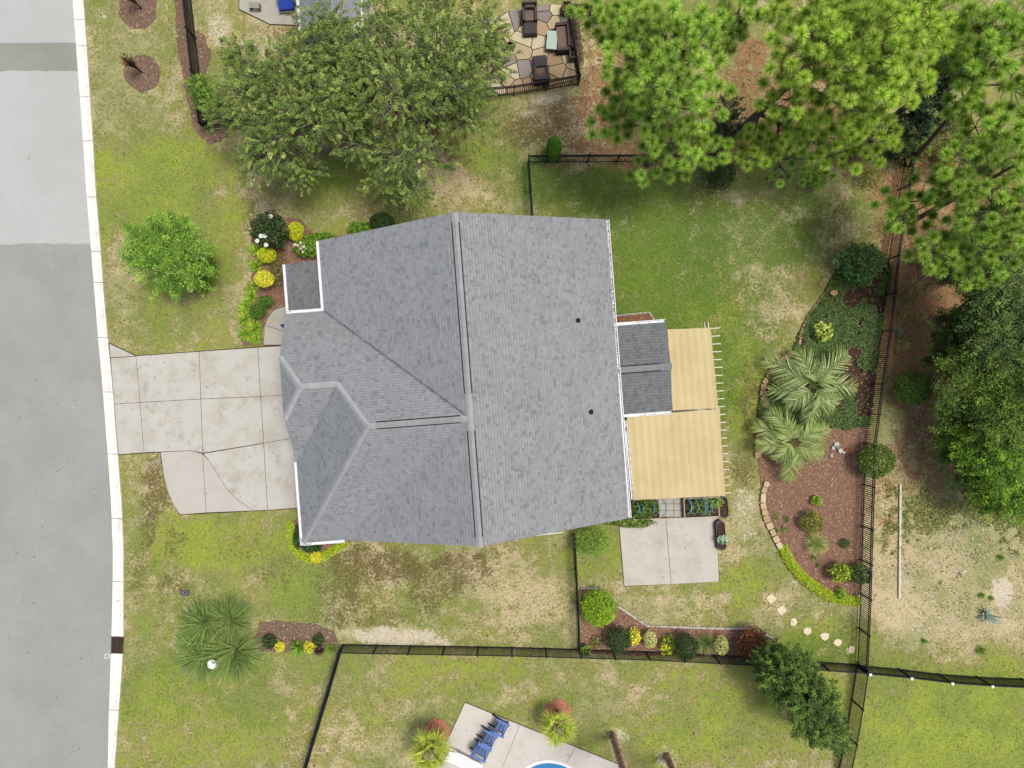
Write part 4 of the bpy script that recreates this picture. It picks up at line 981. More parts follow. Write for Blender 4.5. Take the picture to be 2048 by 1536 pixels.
pine('pine_tree', 'broad long needled pine filling the top of the back yard', (1450,290), (1660,80,11.5), [(1640,90,11,100,80,1.3),(1740,120,11,90,80,1.3),(1700,210,9,80,50,1.1),(1800,70,11,90,70,1.2),(1590,190,9,70,50,1.1),(1860,30,10.5,70,50,1.1),(1640,270,6.5,90,35,.9),(1740,60,12,80,60,1),(1560,270,6,60,40,.9),(1700,310,5,70,30,.7),(1620,20,10.5,80,40,1),(1700,20,11,80,40,1),(1790,170,9.5,60,50,1),(1500,300,5.5,60,36,.8),(1740,270,6.5,60,36,.8),(1900,90,9,40,50,1)], 700, PN2, r0=.24)
pine('pine_tree', 'long needled pine at the upper right corner', (1820,330), (1990,120,11), [(1970,60,11,60,50,1.1),(2000,100,11,60,50,1),(1950,150,9.5,45,45,.9),(2030,40,11,50,50,1),(2040,170,9.5,40,50,1),(1920,200,8,40,40,.8),(1910,60,9,30,40,.8)], 190, PN)
pine('pine_tree', 'pine with bare curved limbs over the right fence', (1830,440), (2030,330,10), [(1960,330,9,70,50,1),(2020,280,9.5,60,50,1),(1990,420,8.5,70,50,1),(1820,430,5.5,50,40,.8),(1880,500,6.5,60,40,.8),(2030,480,8,50,60,1),(1960,250,8,45,40,.9),(1960,540,6,45,35,.8),(1790,400,5,34,30,.7),(1940,460,7,50,40,.9),(1910,380,6.5,44,40,.8),(1860,360,5.5,36,30,.7),(2035,400,8.5,40,50,1)], 230, PN)
pine('pine_tree', 'tall pine showing between the two big crowns at the top', (1400,190), (1490,30,9), [(1480,20,9,60,40,1),(1440,60,8,45,45,.9),(1180,20,6,40,26,.7)], 70, PN)
pine('pine_sapling', 'young bright pine growing at the fence below the big pines', (1560,330), (1575,350,3), [(1570,350,2.2,42,22,.6),(1640,345,1.6,30,20,.5)], 36, PN, nl=.28, r0=.06)

# ---- palms
def pindo(name, label, px, py, hz, nf, Lf, cols, group, seed):
    r = np.random.default_rng(seed); base = P(px, py); th = thing(name, label, 'palm', base, group)
    m = MB(); m.tube([base-[0,0,.05], base+[0,0,hz*.6], base+[0,0,hz]], [.2,.17,.15], 10, C(120,100,80)); m.build('trunk', MAT['bark'], th)
    hub = base+[0,0,hz]
    for k in range(nf):
        az = k*2.39996+r.uniform(-.3, .3); el = .15+1.3*(k/nf)+r.uniform(-.15, .15); Ll = Lf*r.uniform(.8, 1.1); n = 20
        h = np.array([math.cos(az), math.sin(az), 0]); dr_ = r.uniform(.75, 1.1)*math.sin(el)+.12; sw = np.array([-h[1], h[0], 0])*r.uniform(-.25, .25)
        t_ = np.linspace(0, 1, n+1)[:, None]; pts = hub+h*Ll*t_*math.cos(el*.85)+np.array([0,0,1.])*Ll*(t_*math.sin(el)-dr_*t_*t_)+sw*Ll*t_*t_
        b = MB(); b.tube(pts, np.linspace(.022, .006, n+1), 5, C(150,158,92), False)
        tg = nrm(np.gradient(pts, axis=0)); ts = np.linspace(.2, .99, 17); bs = []; ds = []; ls = []
        for s_ in (-1, 1):
            for tt in ts:
                q = np.array([np.interp(tt, t_[:, 0], pts[:, i]) for i in range(3)]); e_ = np.array([np.interp(tt, t_[:, 0], tg[:, i]) for i in range(3)]); e_ = nrm(e_)
                sd = nrm(np.cross(e_, [0,0,1.])); d = nrm(e_*(.7+.8*tt)+s_*sd*1.0+np.array([0,0,.28])+r.normal(size=3)*.09)
                bs.append(q); ds.append(d); ls.append(Ll*.30*math.sin(math.pi*(.12+.8*tt))*r.uniform(.9, 1.1)+.08)
        n_ = len(bs); cc = pick(cols, n_, .1)
        strips(b, np.array(bs), np.array(ds), np.array(ls)*1.3, .058, .3, cc*1.15, 3, taper=1)
        b.build('frond', MAT['leaf'], th)
    return th
PAL = [C(150,172,92), C(172,192,112), C(124,148,74), C(200,210,150)]
pindo('feather_palm', 'pale green feathery palm in the ground cover bed', 1607, 771, 1.0, 12, 2.45, PAL, 'feather palms in the island bed', 5)
pindo('feather_palm', 'pale green feathery palm beside the stone edging', 1567, 881, 1.0, 13, 2.15, [C(142,170,78), C(164,188,94), C(118,146,62), C(190,204,132)], 'feather palms in the island bed', 9)
def fanpalm(name, label, px, py, hz, nf, R, cols, group, seed):
    r = np.random.default_rng(seed); base = P(px, py); th = thing(name, label, 'palm', base, group)
    m = MB(); m.tube([base-[0,0,.05], base+[0,0,hz*.5], base+[0,0,hz]], [.16,.13,.12], 10, C(120,104,84))
    m.build('trunk', MAT['bark'], th); hub = base+[0,0,hz]
    for k in range(nf):
        az = k*2.39996+r.uniform(-.2, .2); el = 1.35*(k/nf)-.05; h = np.array([math.cos(az)*math.cos(el), math.sin(az)*math.cos(el), math.sin(el)])
        pl = R*r.uniform(.4, .55); tip = hub+h*pl; b = MB(); b.tube([hub, (hub+tip)/2+[0,0,.03], tip], [.016,.012,.009], 5, C(150,160,70), False)
        sd = nrm(np.cross(h, [0,0,1.])+1e-4); n = 18; a = np.linspace(-1.9, 1.9, n)+r.normal(size=n)*.03
        d = h*np.cos(a)[:, None]+sd*np.sin(a)[:, None]+np.array([0,0,.12]); Ls = R*.62*(.75+.25*np.cos(a))*r.uniform(.9, 1.08, n)
        strips(b, np.tile(tip, (n, 1)), d, Ls, .055, .25, 1.5*pick(cols, n, .2), 3, taper=1); b.build('frond', MAT['leaf'], th)
FAN = [C(150,172,52), C(172,188,60), C(120,146,48), C(196,200,80)]
bed('mulch_ring', ell(1114,1423,27,25,30), 'mulch_red', chips=50, cols=[C(206,130,96), C(176,104,76), C(220,160,125)])
bed('mulch_ring', ell(874,1463,28,26,30), 'mulch_red', chips=50, cols=[C(206,130,96), C(176,104,76), C(220,160,125)])
fanpalm('fan_palm', 'yellow green fan palm in a red mulch ring by the pool corner', 1112, 1424, 1.5, 15, 1.1, FAN, 'fan palms beside the pool', 3)
fanpalm('fan_palm', 'yellow green fan palm behind the white lounge chair', 868, 1466, 1.6, 17, 1.3, FAN, 'fan palms beside the pool', 4)
def tallpalm(label, px, py, hz):
    base = P(px, py); th = thing('palm_trunk', label, 'palm', base, 'tall palm trunks on the pool lawn'); m = MB()
    n = int(hz/.09); axis = lambda z: base+np.array([.25*z/hz*.4, -.1*z/hz, z])
    m.tube([axis(z) for z in np.linspace(-.05, hz, 12)], np.linspace(.15, .08, 12), 12, C(190,164,138)); m.build('trunk', MAT['bark'], th)
    m = MB()
    for k in range(n):
        z = (k+.3)/n*hz; R = .155-.065*z/hz
        for j in range(7):
            a = j*2*math.pi/7+k*.45; h = np.array([math.cos(a), math.sin(a), 0]); s_ = np.array([-h[1], h[0], 0]); q = axis(z)+h*R
            m.face([q-s_*.055, q+s_*.055, q+h*.075+s_*.03+[0,0,.1], q+h*.075-s_*.03+[0,0,.1]], random.choice((C(206,176,146,2), C(236,212,182,2), C(160,134,112,2), C(250,236,214,1.5))))
    m.build('leaf_bases', MAT['bark'], th, 'stuff'); hub = axis(hz)
    for k in range(8):
        az = k*2.4; el = .3+.9*k/8; h = np.array([math.cos(az)*math.cos(el), math.sin(az)*math.cos(el), math.sin(el)]); b = MB(); Ll = 1.5
        t_ = np.linspace(0, 1, 12)[:, None]; pts = hub+h*Ll*t_-np.array([0,0,.7])*Ll*t_*t_; b.tube(pts, np.linspace(.02, .006, 12), 5, C(150,158,92), False)
        sd = nrm(np.cross(h, [0,0,1.])); bs = np.repeat(pts[2:], 4, 0); nn = len(bs); sg = np.tile([-1, 1, -1, 1], nn//4)[:, None]
        strips(b, bs, h*.7+sd*sg+rng.normal(size=(nn, 3))*.1, .4, .03, .2, pick(PAL, nn), 3); b.build('frond', MAT['leaf'], th)
tallpalm('shaggy palm trunk standing in a pale ring nearest the pool deck', 1226, 1469, 7.5)
tallpalm('shaggy palm trunk at the bottom edge right of the pool', 1335, 1512, 7.5)
# fountain grass group on the front lawn
GC = [C(112,138,64), C(140,164,84), C(88,112,54), C(164,184,104)]
for x, y, r, lb in ((410,1305,44,'green fountain grass clump at the lower left of the lawn group'),(470,1297,50,'largest green fountain grass clump in the lawn group'),(463,1237,40,'green fountain grass clump at the upper right of the lawn group'),(415,1245,42,'green fountain grass clump at the upper left of the lawn group'),(392,1275,30,'leftmost green fountain grass clump in the lawn group')):
    clump('fountain_grass', lb, x, y, r, 700, GC, w=.02, group='fountain grass on the front lawn', spread=.5, droop=.8, away=(446,1262))
bed('mulch_ring', ell(446,1260,24,20,26), 'mulch', chips=30)
dome = thing('utility_post', 'white dome topped utility post beside the fountain grass', 'post', P(434, 1319))
b = MB(); q = P(434, 1319); b.tube([q, q+[0,0,.6]], .1, 14, (.6,.6,.6)); b.build('shaft', MAT['paint'], dome)
b = MB(); zs = np.linspace(0, 1, 7); b.tube([q+[0,0,.6+.16*math.sin(a*math.pi/2)] for a in zs], [max(.02, .25*math.cos(a*math.pi/2)) for a in zs], 16, (.82,.82,.82)); b.build('dome', MAT['paint'], dome)
b = MB(); b.tube([q+[.05,.02,.3], q+[.45,.05,.3]], [.07,.09], 10, C(196,220,206)); b.build('arm', MAT['paint'], dome)
gp = thing('ground_pipe', 'short grey pipe cap in the grass left of the white dome', 'pipe', P(409, 1329))
b = MB(); q = P(409, 1329); b.tube([q, q+[0,0,.12]], .07, 12, C(180,190,195)); b.build('sleeve', MAT['paint'], gp); b = MB(); b.tube([q+[0,0,.12], q+[0,0,.125]], .035, 10, (.02,.02,.02)); b.build('hole', MAT['dark'], gp)

# ---------------------------------------------------------------- beds round the yard
bed('mulch_bed', [(516,1246),(560,1242),(620,1246),(668,1262),(676,1285),(670,1304),(520,1304),(512,1280)], 'mulch_pale', chips=60)
SB = 'small plants in the strip bed by the wire fence corner'
shrub('strip_plant', 'dark green small shrub at the left of the strip bed', 538, 1283, 15, .25, .25, 700, .08, DKG, group=SB, lumps=.8)
shrub('strip_plant', 'round yellow plant near the left of the strip bed', 560, 1293, 11, .2, .2, 700, .06, YEL, group=SB)
clump('strip_plant', 'bright green strappy plant in the middle of the strip bed', 598, 1293, 17, 90, GRN, group=SB, w=.06)
shrub('strip_plant', 'yellow leafed plant right of the strappy plant', 620, 1294, 12, .2, .2, 450, .08, YEL, group=SB, lumps=.8)
clump('strip_plant', 'dark purple spiky plant in the strip bed', 640, 1297, 13, 60, [C(60,34,44), C(80,48,52)], group=SB, w=.05)
clump('strip_plant', 'green strappy plant at the wire fence corner', 661, 1295, 13, 70, GRN, group=SB, w=.05)
shrub('strip_plant', 'dark green low plant above the purple spiky plant', 637, 1280, 13, .2, .2, 400, .08, DKG, group=SB, lumps=.8)
bed('mulch_bed', [(600,1020),(588,1040),(580,1065),(584,1090),(598,1110),(625,1124),(655,1115),(690,1088),(720,1075),(640,1060)], 'mulch', chips=60)
shrub('corner_shrub', 'dark green shrub tucked under the lower left roof corner', 599, 1074, 11, .5, .45, 1000, .09, DKG, ry=24, lumps=.7)
shrub('corner_shrub', 'dark green shrub below the short white gutter', 625, 1095, 18, .45, .35, 1000, .09, DKG, ry=9, lumps=.7)
shrub('ball_shrub', 'round yellow ball shrub at the lower left house corner', 632, 1113, 12, .4, .34, 1700, .055, YEL, lumps=.12)
def hedge(name, label, pts, w_px, h, n, size, cols, cat='hedge', kind=None, lab=True):
    """row of low leaves along a pixel path"""
    path = resample([P(*q) for q in pts], .12); path = np.array(path); m = MB(); w = G(w_px); n = int(n)
    i = rng.integers(0, len(path), n); a = rng.random(n)*2*math.pi; rr = np.sqrt(rng.random(n))
    pos = path[i]+np.stack([np.cos(a)*rr*w, np.sin(a)*rr*w, h*np.sqrt(np.maximum(0, 1-rr**2))*rng.uniform(.5, 1, n)+.02], 1)
    leaves(m, pos, unit(n)*.6+[0,0,.9], size*1.1, size*.55, 1.5*pick(cols, n, .3))
    th = thing(name, label, cat, path[0]); m.build('foliage', MAT['leaf'], th)
    b = MB()
    for q in path[::8]: b.tube([q-[0,0,.02], q+[.02,.01,h*.6]], [.012,.006], 4, (.1,.08,.05))
    b.build('stems', MAT['bark'], th); return th
hedge('edging_hedge', 'lime green edging plants curving round the lower left house corner', [(583,1050),(581,1070),(588,1095),(605,1112),(630,1120),(655,1108),(690,1086)], 9, .2, 3200, .08, BRT+LIME)
hedge('edging_hedge', 'lime green edging plants along the island bed', [(1566,1098),(1580,1125),(1600,1150),(1630,1175),(1665,1195),(1712,1202)], 11, .28, 5200, .085, BRT+LIME)
# rear island bed: mulch part and ground cover part
bed('mulch_bed', [(1520,860),(1600,858),(1640,850),(1690,855),(1742,845),(1736,900),(1730,960),(1727,1060),(1724,1150),(1716,1210),(1660,1205),(1600,1165),(1560,1095),(1540,1060),(1526,1010),(1524,975),(1516,920)], 'mulch', chips=75)
GCV = [(1700,495),(1760,500),(1785,540),(1768,620),(1756,720),(1748,800),(1742,850),(1690,860),(1640,850),(1600,855),(1520,860),(1514,820),(1524,770),(1545,735),(1580,705),(1598,665),(1612,635),(1640,600),(1668,545)]
bed('ground_cover_bed', GCV, 'soil', chips=30)
poly = pxpoly(GCV); P2 = np.array(poly); lo, hi = P2.min(0), P2.max(0); n = 60000
x = rng.uniform(lo[0], hi[0], n); y = rng.uniform(lo[1], hi[1], n); dens = vnoise(x, y, .9, 71); pxx = 1024+x*F/H
k = inpoly(x, y, poly) & (dens > .36+np.clip((pxx-1690)/300, 0, .14)); x, y = x[k], y[k]; n = len(x)
pos = np.stack([x, y, .05+.2*vnoise(x, y, 1.3, 72)*rng.random(n)**.5], 1); b = MB()
yel = np.clip(1-(768-(768-y*F/H)-600)/120, 0, 0)
pyy = 768-y*F/H; cdark = pick([C(84,110,58), C(104,130,70), C(64,88,46), C(122,142,82)], n, .22); cgr = pick([C(96,122,50), C(116,142,58), C(78,102,44)], n, .2)
f = np.clip((640-pyy)/60+ (vnoise(x, y, .5, 75)-.5)*2, 0, 1)[:, None]
leaves(b, pos, unit(n)*.7+[0,0,.8], .1, .05, 1.7*(cdark*(1-f)+cgr*f)); gc = b.build('ground_cover', MAT['leaf'], None, 'stuff'); gc['label'] = 'dark green trailing ground cover in the island bed'; gc['category'] = 'ground cover'
# stone edging, every block its own piece
edge = thing('stone_edging', 'row of tan stone blocks edging the island bed', 'edging', P(1520, 900))
def blocks(pts, step, w, h, cols, parent, name='block', top_z=None):
    path = resample([P(*q) for q in pts], step)
    for a, b_ in zip(path[:-1], path[1:]):
        c_ = (a+b_)/2; d = b_-a; Ln = np.linalg.norm(d); m = MB()
        l, w2 = Ln*random.uniform(.86, .95)/2, w*random.uniform(.85, 1.1)/2; e_ = d/Ln; s_ = np.array([-e_[1], e_[0], 0])
        q = [c_+e_*l*x+s_*w2*y for x, y in ((-.8,-1),(.8,-1),(1,-.6),(1,.6),(.8,1),(-.8,1),(-1,.6),(-1,-.6))]
        m.prism(q, -.02, h*random.uniform(.85, 1.1), random.choice(cols)); m.build(name, MAT['stone'], parent)
TANB = [C(214,190,150), C(200,174,134), C(222,202,166), C(188,160,122)]; TAND = [C(176,146,106), C(160,132,96), C(190,160,118)]
blocks([(1533,962),(1525,985),(1524,1005),(1529,1030),(1541,1058),(1560,1096)], .38, .3, .17, TANB, edge)
blocks([(1585,703),(1560,722),(1540,745),(1526,768),(1524,792),(1532,812)], .42, .3, .16, TAND, edge)
blocks([(1524,838),(1516,865),(1513,890),(1515,915)], .42, .3, .16, TAND, edge)
blocks([(1660,572),(1640,598),(1618,628),(1604,655),(1598,690)], .34, .13, .1, TAND, edge)
rk = MB(); c0 = P(1667, 586, .12); rk.prism([c0[:2]+np.array([math.cos(a)*.2*random.uniform(.8,1.1), math.sin(a)*.15]) for a in np.arange(8)*.785], 0, .22, C(206,170,132)); tag(rk.build('boulder', MAT['stone'], org=c0*[1,1,0]), 'single tan stone lying in the ground cover bed', 'stone')
pile = thing('rock_pile', 'small heap of pale rocks and a terracotta shard on the mulch', 'rocks', P(1672, 900))
for k, (x, y, s, c_) in enumerate(((1671,888,.16,C(200,200,190)),(1664,896,.13,C(190,188,180)),(1679,901,.15,C(210,208,204)),(1686,904,.1,C(196,196,196)),(1694,901,.17,C(170,90,70)),(1661,911,.12,C(180,176,166)),(1673,894,.1,C(150,146,136)))):
    m = MB(); q = P(x, y); m.prism([q[:2]+np.array([math.cos(a), math.sin(a)])*s*random.uniform(.7,1.05) for a in np.arange(7)*.9], 0, .1+.05*random.random(), c_); m.build('rock', MAT['stone'], pile)
GO = 'shrubs in the island bed'
shrub('glossy_shrub', 'large fresh green shrub at the top of the island bed', 1718, 525, 46, .9, .75, 3200, .12, [C(92,130,66), C(116,154,80), C(74,108,54)], ry=40, lumps=.8, group=GO)
shrub('chartreuse_plant', 'bright chartreuse leafy plant in the dark ground cover', 1646, 664, 18, .4, .3, 170, .22, [C(176,190,84), C(190,204,110), C(160,178,70)], lumps=.7, group=GO)
shrub('island_shrub', 'round olive green shrub on the mulch above the fountain grass', 1624, 1044, 23, .5, .45, 2400, .07, [C(116,132,54), C(134,142,60), C(94,112,48), C(166,150,70)], lumps=.3, group=GO)
clump('ornamental_grass', 'pale green tufted grass on the mulch below the olive shrub', 1628, 1086, 22, 420, [C(164,176,96), C(184,192,116), C(140,156,80)], w=.014, spread=.3)
shrub('island_shrub', 'small bright green shrub near the top of the mulch', 1633, 1001, 11, .25, .22, 500, .07, BRT, group=GO)
shrub('island_shrub', 'small dark green shrub on the mulch near the fence', 1690, 1087, 10, .2, .18, 500, .06, [C(76,104,50), C(92,120,56)], group=GO)
shrub('island_shrub', 'yellow green shrub at the lower end of the island bed', 1680, 1145, 22, .6, .5, 1300, .1, [C(150,170,50), C(110,136,44), C(180,190,60)], ry=20, lumps=.5, group=GO)
shrub('island_shrub', 'dark fine leaved shrub against the fence at the bed end', 1719, 1148, 22, .6, .5, 1800, .08, [C(70,96,46), C(88,116,54), C(56,78,40)], lumps=.5, group=GO)
shrub('upright_plant', 'small upright lime plant behind the edging plants', 1683, 1188, 9, .3, .3, 420, .07, BRT, ry=14, group=GO)
for k, (x, y) in enumerate(((1553,1033),(1575,1040),(1552,1062),(1628,1116),(1638,1130),(1568,1058))):
    shrub('seedling', ('tiny green seedling beside the stone blocks, uppermost','tiny green seedling between stone blocks and olive shrub','tiny green seedling beside the stone blocks, lowest','pale green seedling just below the tufted grass','pale green seedling farther below the tufted grass','thin seedling left of the olive shrub')[k], x, y, 7, .1, .1, 90, .06, GRN, group='seedlings in the mulch', lumps=.9, cat='seedling')
shrub('fence_shrub', 'rounded green shrub growing through the right fence', 1751, 922, 37, .9, .75, 4200, .085, WAX, ry=35, lumps=.35)
shrub('round_bush', 'round clipped green bush beyond the right fence', 1824, 775, 38, .9, .8, 5200, .075, BOX, ry=36, lumps=.2)
shrub('round_bush', 'dark round bush inside the back fence below the pines', 1441, 350, 28, .8, .75, 3600, .07, DKG, ry=30, lumps=.3)
shrub('round_bush', 'small green bush inside the back fence near the corner', 1633, 357, 21, .5, .45, 1800, .07, BRT, lumps=.5)
shrub('columnar_shrub', 'columnar bright green evergreen standing at the back fence', 1108, 296, 21, 1.25, 1.25, 6500, .07, [C(84,132,36), C(102,152,42), C(68,110,32)], ry=27, taper=.5, lumps=.15, shell=.25)
shrub('lacy_shrub', 'lacy bright green shrub below the rear roof corner', 1184, 1082, 36, .8, .65, 3200, .09, [C(124,160,60), C(144,178,72), C(98,134,50)], ry=30, lumps=.8, asp=.35)
# litter bed behind the house
bed('leaf_bed', [(1228,632),(1298,626),(1308,642),(1228,650)], 'mulch', chips=250, cols=[C(176,110,62), C(150,90,54), C(196,140,84), C(110,74,50)])
e2 = thing('paver_edging', 'thin pale edging bricks round the leaf bed behind the house', 'edging', P(1300, 630)); blocks([(1228,632),(1298,625),(1310,643)], .12, .09, .08, [C(196,190,176), C(178,170,156)], e2, 'brick')
# lower side bed
bed('mulch_bed', [(1161,1176),(1180,1174),(1215,1184),(1240,1216),(1294,1253),(1500,1259),(1545,1276),(1545,1318),(1163,1308)], 'mulch', chips=65)
e3 = thing('paver_edging', 'pale edging bricks along the side bed by the wire fence', 'edging', P(1290, 1250)); blocks([(1162,1176),(1195,1176)], .13, .09, .08, [C(206,200,186)], e3, 'brick'); blocks([(1236,1212),(1294,1251),(1400,1255),(1500,1257),(1544,1274)], .14, .1, .09, [C(206,200,186), C(186,178,164), C(216,210,198)], e3, 'brick')
SD = 'shrubs in the side bed'
shrub('side_shrub', 'large lime green round shrub at the top of the side bed', 1197, 1215, 37, .9, .8, 7000, .085, [C(136,176,34), C(156,194,40), C(112,150,30)], lumps=.25, group=SD, asp=.35)
shrub('side_shrub', 'dark green round shrub below the large lime shrub', 1236, 1279, 26, .7, .6, 3600, .065, DKG, group=SD, lumps=.3)
shrub('side_shrub', 'yellow leafed shrub touching the left dark shrub', 1269, 1272, 13, .35, .32, 420, .1, YEL, ry=18, group=SD, lumps=.6)
shrub('side_shrub', 'left pale variegated dome shrub in the side bed', 1300, 1278, 13, .45, .42, 1900, .055, VAR, ry=18, group=SD, lumps=.15)
shrub('side_shrub', 'loose yellow green shrub left of the darkest dome', 1336, 1291, 15, .35, .3, 380, .11, LIME+GRN, ry=20, group=SD, lumps=.8)
shrub('side_shrub', 'darkest green dome shrub in the middle of the side bed', 1371, 1292, 25, .7, .6, 3600, .065, [C(52,80,32), C(66,96,38), C(44,66,30)], ry=27, group=SD, lumps=.2)
clump('ornamental_grass', 'fine green grass tuft between the dark dome and variegated shrub', 1408, 1284, 22, 320, [C(122,140,72), C(142,158,88), C(104,124,60)], w=.014, spread=.25)
shrub('side_shrub', 'right pale variegated dome shrub in the side bed', 1442, 1290, 14, .45, .42, 1900, .055, VAR, ry=20, group=SD, lumps=.15)
shrub('side_shrub', 'reddish brown shrub beside the dark leaning tree', 1506, 1288, 34, .8, .65, 3600, .085, REDL, group=SD, lumps=.35)
shrub('side_shrub', 'small leafy plant at the fence junction', 1170, 1300, 12, .3, .28, 260, .1, GRN, group=SD, lumps=.9)
shrub('side_shrub', 'thin sprawling plant below the large lime shrub', 1193, 1283, 13, .2, .18, 200, .09, [C(130,130,60), C(100,110,50)], group=SD, lumps=.9)
# stepping stones
for k, (x, y, r, lb) in enumerate(((1542,1197,8.5,'square pale stepping stone farthest from the fence'),(1563,1220,8.5,'square pale stepping stone second from the island bed end'),(1587,1243,8,'weathered stepping stone in the middle of the path, upper'),(1616,1260,7.5,'weathered stepping stone in the middle of the path, lower'),(1649,1271,8,'rough stepping stone third from the fence'),(1675,1284,7,'round stepping stone second from the fence'),(1703,1298,7,'half buried stepping stone next to the fence'))):
    a0 = .12 if k < 2 else .5+random.random(); n = 4 if k < 2 else 7
    pts = [P(x+math.cos(a0+i*2*math.pi/n)*r*1.25*(1 if k < 2 else random.uniform(.6,1.15)), y+math.sin(a0+i*2*math.pi/n)*r*1.25*(1 if k < 2 else random.uniform(.6,1.15)))[:2] for i in range(n)]
    m = MB(); m.prism(pts, -.02, .035, C(240,226,190)); KEEP_OUT.append(pts); tag(m.build('stepping_stone', MAT['stone'], org=P(x, y)), lb, 'stepping stone', 'stepping stones by the island bed')
# timber on the sandy lot, agave
m = MB(); m.beam(P(1800.5,969,.05), P(1798.5,1197,.05), .11, .1, C(226,218,204)); tag(m.build('timber', MAT['stone'], org=P(1800,1080)), 'long pale landscape timber lying on the dry ground beyond the fence', 'timber')
clump('agave', 'pale blue agave rosette on the sandy lot', 1970, 1229, 18, 26, [C(170,190,180), C(190,206,196), C(146,168,156)], w=.1, droop=.25)
for k, (x, y, r, lb) in enumerate(((1962,1190,7,'small green weed above the agave, left'),(1982,1196,6,'small green weed above the agave, right'),(1960,1300,12,'sprawling green weed below the agave'),(2000,1115,9,'green weed on the dry lot at the right edge'),(1848,1281,7,'lone green weed right of the fence on the dry lot'))):
    clump('weed', lb, x, y, r, 60, GRN, w=.03, cat='weed', group='weeds on the dry lot')
for x, y, r, lb in ((1825,572,27,'dry straw coloured grass tuft nearest the fence'),(1840,630,16,'small dry straw grass tuft in the leaf litter'),(1920,627,20,'dry straw grass tuft by the dark thicket'),(1803,690,16,'dry straw grass tuft below the blue green plant')):
    clump('dry_grass', lb, x, y, r, 110, [C(196,176,110), C(176,160,96), C(214,196,134)], w=.014, cat='grass tuft', group='dry grass tufts beyond the fence')
clump('agave', 'blue green spiky plant just outside the right fence', 1792, 664, 13, 20, [C(110,140,110), C(130,160,126)], w=.08, droop=.3)
shrub('yellow_bush', 'yellow leaved bush outside the back fence corner', 1893, 327, 17, .4, .35, 420, .09, [C(206,200,60), C(186,186,50)], lumps=.8)
shrub('yellow_bush', 'yellow green bush nearest the back fence corner', 1868, 293, 22, .5, .45, 520, .09, [C(180,184,56), C(150,164,50)], lumps=.8)
shrub('wild_shrub', 'loose green shrub inside the back fence at the far corner', 1740, 355, 30, .4, .35, 900, .08, [C(140,144,64), C(116,128,54)], ry=20, lumps=.9)

# top left mulch rings with young red leaved trees
def young(label, px, py, hz, lean):
    base = P(px, py); th = thing('young_tree', label, 'young tree', base, 'young red leaved trees by the road'); b = MB(); lf = MB(); tip = base+np.array([lean[0], lean[1], hz])
    b.tube(bez(base-[0,0,.05], base+(tip-base)*.45, 0, 4, .05), np.linspace(.05, .04, 5), 7, C(66,52,46))
    for k in range(11):
        e_ = tip+np.append(rng.normal(size=2)*.16, rng.normal()*.15); s_ = base+(tip-base)*rng.uniform(.2, .5); pts = bez(s_, e_, .05, 4, .08); b.tube(pts, np.linspace(.03, .012, 5), 5, C(66,52,46))
        q = pts[2:]; pos = np.repeat(q, 10, 0)+rng.normal(size=(len(q)*10, 3))*.06; leaves(lf, pos, unit(len(pos))+[0,0,.4], .09, .045, pick([C(72,46,40), C(90,60,46), C(60,44,40), C(58,70,40)], len(pos)))
    pos = np.repeat(tip[None]+rng.normal(size=(5, 3))*.15, 5, 0)+rng.normal(size=(25, 3))*.04; leaves(lf, pos, unit(25)+[0,0,1], .08, .05, pick([C(190,40,36), C(220,70,50)], 25))
    b.build('trunk', MAT['bark'], th); lf.build('crown', MAT['leaf'], th)
bed('mulch_ring', ell(285,147,36,36,30), 'mulch_pale', chips=70); bed('mulch_ring', ell(277,18,38,40,30), 'mulch_pale', chips=70)
young('young dark branched tree with red tips in the lower mulch ring', 285, 146, 1.5, (-.1,.05)); young('young dark branched tree in the mulch ring at the top edge', 284, 18, 1.5, (-.12,.1))
bed('mulch_bed', [(345,-40),(372,-40),(385,90),(398,200),(440,230),(460,275),(420,288),(390,262),(374,205),(358,110)], 'mulch_pale', chips=55)
bed('mulch_bed', [(392,60),(410,70),(424,110),(412,150),(398,140)], 'mulch_pale', chips=50)

# ---------------------------------------------------------------- raised planters by the pergola
def planter(name, label, pts, h, soil=True, group=None):
    poly = pxpoly(pts); th = thing(name, label, 'planter', np.append(np.mean(poly, 0), 0), group); KEEP_OUT.append(poly)
    for i in range(len(poly)):
        a, b_ = np.array([*poly[i], h/2]), np.array([*poly[(i+1) % len(poly)], h/2]); m = MB(); m.beam(a, b_, .045, h, C(196,184,164)); m.build('side_board', MAT['paint'], th)
    m = MB(); m.prism(inset(poly, .02), .0, h-.08); m.build('soil', MAT['soil'], th); return th
pl1 = planter('raised_planter', 'raised planter full of herbs beside the rear roof corner', [(1264,998),(1314,996),(1317,1034),(1266,1037)], .42)
pl2 = planter('raised_planter', 'raised planter with blue hoops and sparse seedlings', [(1364,995),(1432,992),(1434,1030),(1366,1033)], .42)
def hoop(par, x0, y0, x1, y1, bow, rise):
    a, b_ = P(x0, y0, .42), P(x1, y1, .42); n = 14; pts = [a*(1-k/n)+b_*(k/n)+np.array([bow*math.sin(math.pi*k/n), 0, rise*math.sin(math.pi*k/n)]) for k in range(n+1)]
    m = MB(); m.tube(pts, .02, 6, C(110,176,220)); m.build('hoop', MAT['paint'], par)
for x in (1270,1278,1300,1310,1324): hoop(pl1, x, 998, x, 1032, .14, .5)
for x in (1374,1375.5,1388,1402,1405,1415): hoop(pl2, x, 994, x, 1029, .1+.05*random.random(), .5)
shrub('herb_patch', 'thick dark herbs filling the left raised planter', 1290, 1018, 27, .6, .25, 2600, .09, [C(74,104,42), C(96,128,50), C(58,82,36), C(130,150,64)], ry=21, lumps=.6, cat='herbs')
